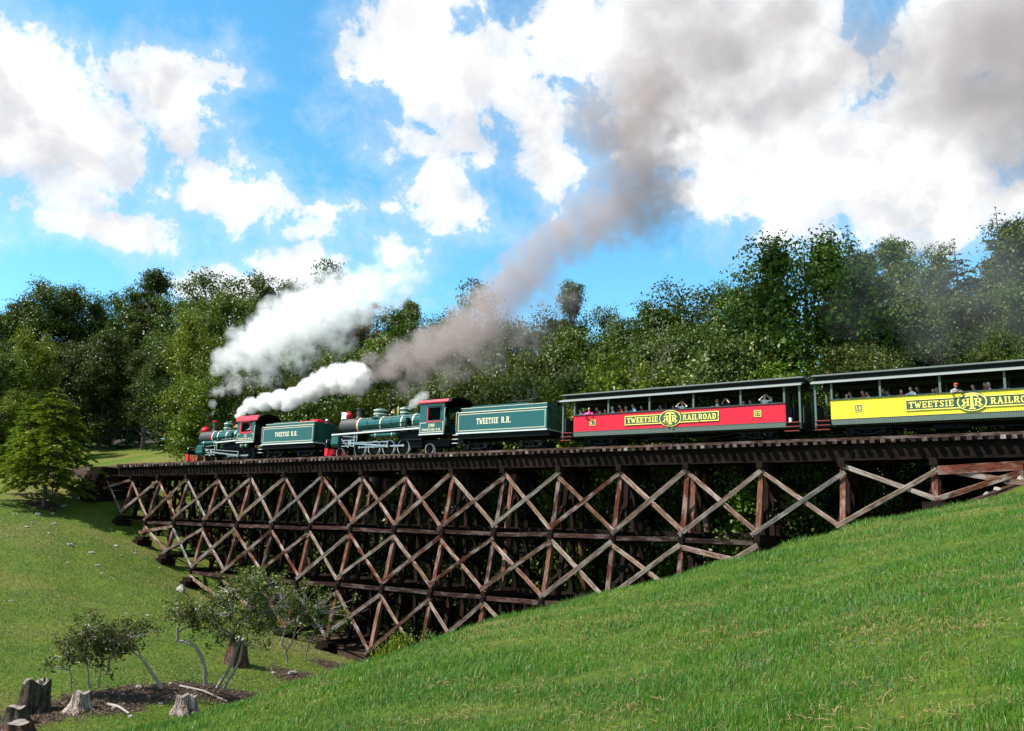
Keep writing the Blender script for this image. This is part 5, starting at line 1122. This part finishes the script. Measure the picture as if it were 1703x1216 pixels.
def hand(m, w, d, side):
    """palm, four unequal bent fingers and a thumb leaving the side of the palm"""
    w, d = np.array(w, float), unit(np.array(d, float)); s = unit(np.cross(d, (0, .3, 1.0))); n = np.cross(s, d)
    R = np.stack([d, s, n], 1); m.ell(w + d * .05, (.055, .042, .02), 8, 6, R)
    for k, (o, L) in enumerate(((-.03, .062), (-.01, .075), (.01, .07), (.03, .055))):
        b = w + d * .085 + s * o; m.tube([b, b + d * L * .5 - n * .006, b + d * L * .85 - n * .03], [.009, .0085, .006], 5)
    b = w + d * .03 + s * .036 * side; m.tube([b, b + s * .03 * side + d * .02, b + s * .035 * side + d * .055], [.011, .010, .007], 5)
def person_meshes(pose):
    # hip at the origin, facing -y
    lean = pose.get('lean', 0); sp = np.array([0, -.50 * math.sin(lean), .50 * math.cos(lean)]); nk = sp * 1.10; hd = sp * 1.10 + np.array([0, -.05 - .10 * math.sin(lean), .19])
    b = MB(); cl = MB(); tr = MB()
    torso = [((0, 0, .02), (.15, .115, .12)), (tuple(sp * .45), (.135, .10, .18)), (tuple(sp * .82), (.175, .115, .16)), (tuple(sp), (.15, .09, .09))]
    for c, r in torso: b.ell(c, r, 12, 8); cl.ell(c, tuple(q + .022 for q in r), 12, 8)
    capsule(b, sp * .98, nk + np.array([0, -.02, .08]), .06, .052)
    b.ell(hd, (.078, .098, .118), 14, 10); b.ell(hd + np.array([0, -.045, -.065]), (.052, .055, .055), 10, 6); b.ell(hd + np.array([0, -.102, -.012]), (.014, .02, .026), 8, 5)
    for s in (-1, 1): b.ell(hd + np.array([s * .08, .005, -.01]), (.012, .022, .032), 8, 5)
    for s in (-1, 1):
        sh = sp + np.array([s * .185, 0, -.02]); el, wr, hd_d = pose['arm'][s]
        el = np.array(el); wr = np.array(wr)
        capsule(b, sh, el, .052, .042); capsule(b, el, wr, .042, .028)
        capsule(cl, sh, el, .068, .058)
        if pose.get('long'): capsule(cl, el, el + (wr - el) * .85, .056, .046)
        hip = np.array([s * .09, -.02, .0]); st = pose.get('stand'); kn = np.array([s * .11, -.03, -.40]) if st else np.array([s * .12, -.43, .02]); an = np.array([s * .12, .03, -.80]) if st else np.array([s * .12, -.42, -.42])
        capsule(b, hip, kn, .082, .058); capsule(b, kn, an, .055, .038); capsule(b, an, an + np.array([0, -.14, -.04]), .04, .03)
        capsule(tr, hip, kn, .098, .074); capsule(tr, kn, an + np.array([0, 0, .05]), .072, .06)
    tr.ell((0, 0, .0), (.175, .14, .13), 12, 8)
    me = remeshed(b, 'body', .022)
    h = MB()
    for s in (-1, 1): el, wr, d = pose['arm'][s]; hand(h, wr, d, -s)
    # the hands' vertices join the body's own mesh
    V = np.empty(len(me.vertices) * 3); me.vertices.foreach_get('co', V); V = V.reshape(-1, 3); n = len(V)
    F = [tuple(p.vertices) for p in me.polygons] + [tuple(i + n for i in f) for f in h.Fc]
    me2 = bpy.data.meshes.new('body'); me2.from_pydata([tuple(v) for v in V] + h.V, [], F); me2.polygons.foreach_set('use_smooth', [True] * len(F)); me2.materials.append(None); me2.update(); bpy.data.meshes.remove(me)
    hair = MB(); hair.ell(hd + np.array([0, .022, .032]), (.092, .10, .105), 14, 8); hair.ell(hd + np.array([0, .055, -.03]), (.08, .06, .09), 10, 6)
    cap = MB(); cap.ell(hd + np.array([0, .005, .055]), (.094, .108, .085), 14, 8); cap.prism([(x, z) for x, z in ((-.075, hd[2] + .055), (.075, hd[2] + .055), (.075, hd[2] + .067), (-.075, hd[2] + .067))], hd[1] - .185, hd[1] - .05)
    ey = MB()
    for s in (-1, 1): ey.ell(hd + np.array([s * .033, -.088, .018]), (.011, .008, .008), 8, 5)
    out = dict(body=me2, shirt=remeshed(cl, 'shirt', .03), trousers=remeshed(tr, 'trousers', .03), hair=remeshed(hair, 'hair', .022), cap=cap.mesh('cap', []), eyes=ey.mesh('eyes', []))
    for k in ('shirt', 'trousers', 'hair', 'cap', 'eyes'): out[k].materials.clear(); out[k].materials.append(None)
    return out
POSE = {
 'rest': person_meshes(dict(stand=True, lean=.10, arm={-1: ((-.27, -.16, .30), (-.12, -.38, .36), (.5, -.8, 0)), 1: ((.27, -.16, .30), (.12, -.38, .36), (-.5, -.8, 0))})),
 'out': person_meshes(dict(stand=True, lean=.45, long=True, arm={-1: ((-.28, -.50, .28), (-.05, -.66, .33), (.8, -.5, -.1)), 1: ((.28, -.50, .28), (.10, -.70, .32), (-.4, -.9, -.2))})),
 'camera': person_meshes(dict(stand=True, lean=.22, arm={-1: ((-.33, -.38, .50), (-.12, -.36, .74), (.6, .1, .6)), 1: ((.33, -.38, .50), (.12, -.36, .74), (-.6, .1, .6))})),
 'side': person_meshes(dict(lean=-.05, long=True, arm={-1: ((-.25, .0, .22), (-.14, -.25, .14), (.2, -.9, 0)), 1: ((.25, .0, .22), (.14, -.25, .14), (-.2, -.9, 0))})),
 'sill': person_meshes(dict(stand=True, lean=.16, long=True, arm={-1: ((-.36, -.20, .40), (-.52, -.46, .34), (-.6, -.7, -.2)), 1: ((.27, -.05, .24), (.18, -.30, .18), (-.2, -.9, 0))})),
}
def l_of(x): return (1 / 2144 - 1 / (x + 1212)) / 4.93e-6
def person(x, y, z, rot, pose, sc, shirt, hair, label, cap=None, skin=0, leg='denim', dl=-.3):
    if pose in ('rest', 'out', 'camera', 'sill') and x > 900: sc *= .93; z = .985 + .84 * sc; y = max(y, -.84) if pose == 'out' else -.72
    if pose == 'side': y = max(y, -.60); rot = min(rot, -48)
    t = thing('person', label, 'person', TR @ Matrix.Translation((l_of(x) + dl, y, z)) @ Matrix.Rotation(math.radians(rot), 4, 'Z') @ Matrix.Scale(sc, 4))
    P = POSE[pose]
    for k, mt in (('body', SK[skin]), ('shirt', CLO[shirt]), ('trousers', CLO[leg]), ('hair', HAIR[hair]), ('eyes', dark_eye)) + ((('cap', CLO[cap]),) if cap else ()):
        o = link(k, P[k], t); o.material_slots[0].link = 'OBJECT'; o.material_slots[0].material = mt
    return t
SZ = 1.52
for a in [
 (958, -.80, SZ + .10, 20, 'rest', .92, 'red', 'brown', 'child in dark red top at the very front window of the red coach'),
 (966, -.78, SZ + .12, -15, 'rest', .95, 'white', 'brown', 'passenger in white shirt behind the dark red child in the red coach'),
 (984, -.86, SZ + .18, 10, 'out', 1.0, 'pink', 'brown', 'passenger in bright pink top leaning out over the front number plate'),
 (992, -.70, SZ + .22, -25, 'side', 1.0, 'red', 'brown', 'passenger in red top just behind the one in pink'),
 (999, -.72, SZ + .10, 0, 'rest', .85, 'yellow', 'blond', 'child in yellow top behind the pink passenger in the red coach'),
 (1007, -.75, SZ + .08, 20, 'rest', .88, 'white', 'blond', 'small child in white beside the second post of the red coach'),
 (1018, -.78, SZ + .18, -30, 'side', 1.0, 'white', 'grey', 'passenger in white with a pale cap behind the second post of the red coach', 'cream'),
 (1036, -.80, SZ + .24, -48, 'sill', 1.05, 'rust', 'black', 'passenger in rust-coloured long sleeves resting an arm on the red ledge', None, 1),
 (1058, -.80, SZ + .20, -52, 'sill', 1.05, 'blue', 'black', 'passenger in light blue shirt stretching an arm forward along the red ledge', None, 1),
 (1096, -.60, SZ + .02, -70, 'side', .9, 'cream', 'brown', 'low-seated passenger in cream above the front of the red coach emblem'),
 (1122, -.65, SZ + .08, -30, 'side', .95, 'grey', 'black', 'passenger in grey beside the one taking a picture above the red coach emblem', None, 1),
 (1139, -.78, SZ + .16, 10, 'camera', 1.0, 'white', 'brown', 'passenger in white with both hands raised above the red coach emblem'),
 (1189, -.78, SZ + .02, 20, 'rest', .78, 'pink', 'blond', 'small fair child peering over the red ledge behind the name board'),
 (1219, -.80, SZ + .16, -25, 'camera', 1.0, 'navy', 'black', 'passenger in dark navy shirt with raised arms before a post of the red coach'),
 (1242, -.84, SZ + .10, 15, 'rest', .88, 'white', 'brown', 'child in white leaning on the red ledge right of a post'),
 (1277, -.88, SZ + .22, 30, 'camera', 1.05, 'white', 'white', 'white-haired passenger in white with arms raised above the rear number plate'),
 (1417, -.80, SZ + .06, 25, 'rest', .9, 'cream', 'brown', 'passenger in cream at the front window of the yellow coach'),
 (1445, -.65, SZ + .20, -10, 'side', 1.0, 'rust', 'black', 'passenger in rust top above the front number plate of the yellow coach', None, 1),
 (1480, -.65, SZ + .22, -20, 'side', 1.0, 'navy', 'brown', 'passenger in dark clothes just right of the second post of the yellow coach', None, 1),
 (1511, -.75, SZ + .12, 10, 'rest', .92, 'red', 'brown', 'passenger in red before the yellow name board starts'),
 (1531, -.82, SZ + .20, -35, 'sill', 1.0, 'white', 'black', 'passenger in white with an arm along the yellow ledge', None, 0),
 (1566, -.70, SZ + .06, 0, 'rest', .88, 'red', 'brown', 'child in red beside the third post of the yellow coach'),
 (1603, -.92, SZ + .20, 20, 'out', 1.0, 'grey', 'black', 'passenger with bright orange cap leaning out above the yellow coach emblem', 'orange', 1),
 (1634, -.55, SZ + .14, -30, 'side', 1.0, 'teal', 'brown', 'passenger in green seated right of the orange cap'),
 (1655, -.60, SZ + .20, -15, 'side', 1.0, 'rust', 'brown', 'passenger in rust top right of the yellow coach emblem', None, 1),
 (1688, -.60, SZ + .16, 15, 'rest', 1.0, 'navy', 'black', 'passenger in navy by the last post at the right edge', None, 1)]:
    person(*a)
person(411, -.80, 2.36, -55, 'sill', 1.0, 'blue', 'grey', 'engine driver in blue shirt and pale cap at the leading cab window', 'white')
person(733, -.78, 2.02, -30, 'side', 1.0, 'blue', 'brown', 'engine driver in blue shirt at the cab window of the second engine')

for k, (x, rot, sh, hr, lab) in enumerate([(975, -70, 'navy', 'brown', 'passenger in navy seated inside the red coach before the pink one'), (1047, -75, 'cream', 'grey', 'grey-haired passenger in cream seated deep inside the red coach by the name board start'), (1071, -60, 'red', 'black', 'passenger in red seated deep inside the red coach by its third post'), (1107, -80, 'teal', 'black', 'passenger in green seated deep inside the red coach above the emblem'),
        (1160, -70, 'grey', 'brown', 'passenger in grey seated deep inside the red coach right of its fourth post'), (1203, -75, 'white', 'blond', 'fair passenger in white seated deep inside the red coach by the name board end'), (1258, -70, 'navy', 'brown', 'passenger in navy seated inside the red coach above the rear number plate'), (1295, -60, 'teal', 'grey', 'grey-haired passenger in green at the rear end of the red coach'),
        (1430, -75, 'grey', 'brown', 'passenger in grey seated inside the yellow coach left of its number plate'), (1462, -70, 'white', 'black', 'passenger in white seated inside the yellow coach right of its number plate'), (1495, -70, 'blue', 'brown', 'passenger in light blue seated inside the yellow coach near its second post'), (1548, -70, 'navy', 'black', 'passenger in navy seated inside the yellow coach over the name board lettering'), (1580, -65, 'pink', 'blond', 'fair passenger in pink seated inside the yellow coach by its third post'), (1670, -70, 'cream', 'white', 'white-haired passenger in cream seated inside the yellow coach near the right edge')]):
    person(x, -.35 - .3 * (k % 2), SZ + .12 + .05 * (k % 3), rot, 'side', 1.0, sh, hr, lab, None, k % 2, dl=-.55)

# ------------------------------------------------------------------ grass on the near bank
def build_grass():
    rng = np.random.default_rng(4)
    rmin, rmax, n = 3.2, 60, 900000
    # number of blades per square metre falls off with distance as they grow too small to tell apart
    u = rng.random(n); r = np.exp(np.log(rmin) + u ** .92 * (np.log(rmax) - np.log(rmin)))
    az = rng.uniform(-.72, 1.15, n); x = r * np.sin(az); y = r * np.cos(az)
    rc = np.interp(az, AZ_T, RC_T); keep = (r < rc + 2.5)
    f1 = np.sin(x * 1.9 + np.sin(y * 1.3) * 2) * np.sin(y * 2.3 + np.sin(x * .8) * 2); f2 = np.sin(x * .55 + 1) * np.sin(y * .7 + .5 * x)
    keep &= rng.random(n) < np.clip(.78 + .30 * f1, .3, 1)
    bare = (np.sin(x * .9 + y * .37 + 3) + np.sin(y * 1.45 - x * .31)) > 1.82
    keep &= ~(bare & (rng.random(n) < .8))
    x, y, r, f1, f2 = x[keep], y[keep], r[keep], f1[keep], f2[keep]; n = len(x); z = ground(x, y)
    h = (.045 + .065 * rng.random(n) ** 1.8) * (1 + .35 * f1 + .25 * f2) * np.clip(r / 16, 1, 1.6); wd = (.0042 + .0034 * rng.random(n)) * np.clip(r / 7.5, 1, 5)
    a = rng.uniform(0, 2 * PI, n); la = rng.normal(.7, 1.2, n); ln = np.abs(rng.normal(.45, .35, n)) * h
    P = np.stack([x, y, z - .01], 1); side = np.stack([np.cos(a), np.sin(a), 0 * a], 1) * (wd / 2)[:, None]
    ld = np.stack([np.cos(la), np.sin(la), 0 * la], 1); up = np.array([0, 0, 1.0])
    mid = P + up * (h * .55)[:, None] + ld * (ln * .35)[:, None]; tip = P + up * (h * (1 - .25 * (ln / h) ** 2).clip(.4))[:, None] + ld * ln[:, None]
    near = r < 17
    V = []; Q = []; T = []
    i = np.where(near)[0]; Vn = np.stack([P[i] - side[i], P[i] + side[i], mid[i] + side[i] * .8, mid[i] - side[i] * .8, tip[i]], 1).reshape(-1, 3)
    b = np.arange(len(i)) * 5; Q = np.stack([b, b + 1, b + 2, b + 3], 1); T1 = np.stack([b + 3, b + 2, b + 4], 1)
    j = np.where(~near)[0]; Vf = np.stack([P[j] - side[j], P[j] + side[j], tip[j]], 1).reshape(-1, 3); b2 = len(Vn) + np.arange(len(j)) * 3; T2 = np.stack([b2, b2 + 1, b2 + 2], 1)
    m, w = new_mat('grass_blades'); g = w.n('ShaderNodeNewGeometry'); pos = g.outputs['Position']; isl = g.outputs['Random Per Island']
    c = w.mix(w.rng(w.noise(pos, .55, 4, .6), .35, .65), (.030, .122, .006), (.074, .168, .010)); c = w.mix(w.rng(w.noise(pos, 1.9, 3), .45, .7), c, (.048, .125, .026))
    c = w.mix(w.m('MULTIPLY', w.m('GREATER_THAN', isl, .93), .8), c, (.24, .20, .07)); c = w.mix(w.m('MULTIPLY', w.rng(w.noise(pos, .35, 5, .65), .60, .72), .55), c, (.17, .15, .045))
    b_ = w.n('ShaderNodeBsdfPrincipled'); w.put(b_.inputs['Base Color'], c); b_.inputs['Roughness'].default_value = .45; b_.inputs['Specular IOR Level'].default_value = .25
    t = w.n('ShaderNodeBsdfTranslucent'); w.put(t.inputs[0], w.mix(.5, c, (.14, .22, .02))); x_ = w.n('ShaderNodeMixShader'); x_.inputs[0].default_value = .32; w.put(x_.inputs[1], b_.outputs[0]); w.put(x_.inputs[2], t.outputs[0]); finish(w, x_.outputs[0], m)
    o = link('grass', np_mesh('grass', np.concatenate([Vn, Vf]), Q, np.concatenate([T1, T2]), m)); set_props(o, 'bright green uncut grass covering the near bank', None, None, 'stuff')
    # dry thatch showing between the blades
    rng = np.random.default_rng(8); C = []
    for k in range(70):
        rr = math.exp(rng.uniform(math.log(6), math.log(26))); az = rng.uniform(-.35, .6)
        if rr > np.interp(az, AZ_T, RC_T) - .6: continue
        m_ = int(rng.uniform(40, 150)); s = rng.uniform(.10, .32)
        C.append(np.stack([rr * math.sin(az) + rng.normal(0, s * 1.6, m_), rr * math.cos(az) + rng.normal(0, s * .7, m_)], 1))
    C = np.concatenate(C); n = len(C); zz = ground(C[:, 0], C[:, 1]); P = np.stack([C[:, 0], C[:, 1], zz + rng.uniform(.015, .06, n)], 1)
    V = leaf_quads(P, np.tile([0, 0, 1.0], (n, 1)),   .085, rng, .06, .6); md = paint('dry_thatch', (.22, .145, .07), .9, .5, (.08, .05, .03))
    o = link('thatch', quads_mesh('thatch', V, md)); set_props(o, 'patches of dry brown thatch in the near grass', None, None, 'stuff')
    # short mown turf on the far lawn
    rng = np.random.default_rng(6); n = 150000; px = rng.uniform(-40, 640, n); d = np.exp(rng.uniform(math.log(27), math.log(78), n)); x = (px - XC) / FPX * d; y = d * .98
    z = ground(x, y); so = soilness(x, y); ok = (so < .35 + rng.random(n) * .4) & (np.hypot(x, y) > np.interp(np.arctan2(x, y), AZ_T, RC_T) + 3); x, y, z, d = x[ok], y[ok], z[ok], d[ok]; n = len(x)
    a = rng.uniform(0, 6.28, n); h = .05 + .06 * rng.random(n); wd = .02 * d / 35; P = np.stack([x, y, z - .01], 1); s = np.stack([np.cos(a), np.sin(a), 0 * a], 1) * (wd / 2)[:, None]; tip = P + np.stack([rng.normal(0, .04, n), rng.normal(0, .04, n), h], 1)
    V = np.stack([P - s, P + s, tip], 1).reshape(-1, 3); m2, w = new_mat('turf_blades'); g = w.n('ShaderNodeNewGeometry'); pos = g.outputs['Position']
    c = w.mix(w.rng(w.noise(pos, .25, 4, .6), .35, .65), (.068, .112, .009), (.12, .145, .016)); c = w.mix(w.rng(w.noise(pos, .12, 4), .5, .72), c, (.15, .13, .035)); b_ = w.n('ShaderNodeBsdfPrincipled'); w.put(b_.inputs['Base Color'], c); b_.inputs['Roughness'].default_value = .6; finish(w, b_.outputs[0], m2)
    o = link('turf', np_mesh('turf', V, tris=np.arange(len(V)).reshape(-1, 3), mat=m2)); set_props(o, 'short mown turf on the lawn left of the trestle', None, None, 'stuff')
build_grass()

# leaf litter and twigs on the bare soil
def build_litter():
    rng = np.random.default_rng(12); n = 60000; px = rng.uniform(-40, 640, n); d = np.exp(rng.uniform(math.log(27), math.log(52), n)); x = (px - XC) / FPX * d; y = d * .98
    so = soilness(x, y); ok = so > .30 + rng.random(n) * .5; x, y = x[ok], y[ok]; n = len(x); z = ground(x, y) + rng.uniform(.01, .04, n)
    V = leaf_quads(np.stack([x, y, z], 1), np.tile([0, 0, 1.0], (n, 1)), .10, rng, .4, .6)
    m, w = new_mat('fallen_leaves'); isl = w.n('ShaderNodeNewGeometry').outputs['Random Per Island']
    c = w.ramp(isl, [(0, (.028, .018, .012)), (.5, (.075, .045, .028)), (.8, (.13, .085, .05)), (.93, (.045, .07, .012)), (1, (.2, .16, .11))]); b = w.n('ShaderNodeBsdfPrincipled'); w.put(b.inputs['Base Color'], c); b.inputs['Roughness'].default_value = .8; finish(w, b.outputs[0], m)
    set_props(link('leaf_litter', quads_mesh('leaf_litter', V, m)), 'brown leaf litter strewn over the soil bed below the rhododendrons', None, None, 'stuff')
build_litter()
# ------------------------------------------------------------------ smoke and steam
def plume(name, label, blobs, col, dens, amp=1.0, nscale=.55, soft=.35, anis=.15, step=.5, hull=1.1, absorb=(0, 0, 0), vox=.35, warp=.55, grow=1.3):
    """blobs: (pixel x, pixel y, distance, radius in pixels, thickness weight)"""
    B = []
    for (x, y, d, rp, wgt) in blobs: B.append((at(x, y, d), rp * d / FPX * grow, wgt))
    h = MB()
    for c, r, wgt in B: h.ell(c, (r * hull,) * 3, 16, 10)
    me = remeshed(h, name, vox, 1); ctr = np.mean([c for c, _, _ in B], axis=0)
    me.transform(Matrix.Translation(Vector(-ctr)))
    m, w = new_mat(name + '_volume'); P = w.n('ShaderNodeTexCoord').outputs['Object']
    nz = w.noise(P, nscale * .6, 5, .62, col=True)
    Pw = w.v('MULTIPLY_ADD', w.v('SUBTRACT', nz, (.5, .5, .5)), (1.9 / nscale * warp,) * 3, P)
    f = None
    for c, r, wgt in B:
        q = c - ctr; L = w.v('LENGTH', w.v('MULTIPLY_ADD', Pw, (1 / r,) * 3, tuple(-q / r)), out=1)
        v = w.m('MULTIPLY_ADD', L, -wgt, wgt)
        f = v if f is None else w.m('MAXIMUM', f, v)
    n1 = w.noise(P, nscale * 1.3, 5, .65)
    f2 = w.m('MULTIPLY_ADD', w.m('SUBTRACT', n1, .5), amp, f)
    env = w.rng(f, .0, .12)
    d = w.m('MULTIPLY', w.m('MULTIPLY', w.rng(f2, .0, soft), env), dens)
    pv = w.n('ShaderNodeVolumePrincipled'); w.put(pv.inputs['Color'], (*col, 1)); w.put(pv.inputs['Density'], d); pv.inputs['Anisotropy'].default_value = anis; w.put(pv.inputs['Absorption Color'], (*absorb, 1))
    o_ = w.n('ShaderNodeOutputMaterial'); w.put(o_.inputs['Volume'], pv.outputs[0])
    m.cycles.volume_step_rate = step if hasattr(m, 'cycles') else 1
    me.materials.clear(); me.materials.append(m); o = link(name, me); o.location = ctr; set_props(o, label, None, None, 'stuff'); return o
plume('steam', 'billowing white steam cloud blown back from the leading engine',
      [(352,690,77.0,6,.5),(354,672,77.0,9,.5),(362,650,76.5,15,.42),(385,640,76.0,24,.36),(358,610,80.0,15,.9),(380,597,79.5,27,1),(398,562,79.0,24,.9),(415,580,79.0,38,1.1),(445,560,78.0,46,1.1),(482,540,77.0,56,1.1),(520,522,76.0,60,1),(560,508,75.0,60,.9),(600,492,74.0,52,.62),(640,480,73.0,46,.46),(675,462,72.0,40,.38),(655,425,72.0,32,.36),(440,615,78.0,40,.42),(500,585,76.0,40,.45),(560,560,75.0,40,.38)],
      (.985, .985, .99), .55, 2.6, .65, .6, .3, grow=1.12)
plume('steam_jet', 'dense bright white jet of steam from the safety valve of the leading engine',
      [(396,692,75,5,1.2),(402,683,74.8,8,1.3),(418,674,74.5,12,1.3),(440,668,74,14,1.3),(465,664,73,15,1.2),(492,660,72,16,1.2),(515,650,71.5,19,1.1),(540,636,71,22,1),(565,630,70,24,.9),(590,630,69,26,.8),(480,672,72.5,12,.7)],
      (.99, .99, .99), 4.0, 1.4, 1.3, .5, .3, vox=.2, warp=.6, grow=1.25)
plume('smoke', 'brown grey coal smoke trailing from the chimney of the second engine',
      [(594,668,66,6,1),(597,655,66,9,.9),(605,640,65.8,13,.9),(622,625,65.5,18,.9),(618,600,65.5,16,.8),(645,612,65,24,.9),(668,590,64.5,28,1),(700,588,64,34,1),(700,565,64,24,.8),(735,572,63,38,1),(770,556,62,42,1),(800,535,61,48,1.1),(825,505,60.5,48,1.1),(850,478,60,46,1.1),(875,450,59,44,1.05),(905,420,58,45,1),(940,393,57.5,48,.95),(985,370,57,56,.9),(1030,345,56,66,.85),(1070,310,55.5,74,.75),(1095,350,55,52,.6),(1060,265,55,76,.7),(1040,215,54.5,76,.55),(1100,240,54.5,60,.5),(1080,170,54,80,.42),(1010,330,56,50,.42),(900,380,58,40,.34),(1080,395,55,30,.42),
       (690,630,64.5,28,.5),(750,610,63,36,.5),(810,585,61.5,40,.5),(870,545,60,48,.42),(920,500,58.5,44,.36),(670,640,65,22,.5)],
      (.62, .54, .53), .55, 2.0, .6, .8, .3, grow=1.35)
plume('smoke_drift', 'thin brown smoke drifting across the clouds at the upper right',
      [(1000,190,54,70,.55),(1080,150,53,95,.6),(1180,90,51,105,.6),(1120,20,52,100,.5),(1280,40,49,105,.5),(1390,70,46,95,.42),(1250,150,49,90,.42),(1500,110,43,95,.5),(1590,130,41,105,.85),(1660,170,39,110,1.0),(1690,60,39,125,1.2),(1600,210,40,80,.55),(1740,240,37,110,.8),(1680,290,38,70,.5),(1790,120,36,140,.9),(1330,190,47,80,.38)],
      (.50, .44, .435), .25, 1.5, .30, .6, .3, .15, .8, vox=.9)
plume('smoke_veil', 'faint grey smoke haze hanging before the trees at the right',
      [(1470,430,50,70,.6),(1530,470,48,80,.6),(1600,480,46,90,.6),(1680,470,44,100,.6),(1420,520,50,60,.45),(1560,540,47,70,.5),(1660,560,45,80,.5),(1740,520,43,100,.6),(1500,370,50,60,.5),(1620,390,46,70,.5)],
      (.80, .80, .81), .042, .8, .3, .6, .3, .1, .8, vox=.8)
plume('steam_wisp', 'small wisp of steam by the cab front of the second engine',
      [(682,678,61.5,4,.9),(689,671,61.3,7,.9),(697,664,61,9,.7),(706,657,60.8,9,.5)], (.98, .98, .98), 1.2, 1.1, 1.5, .4, .3, vox=.12)
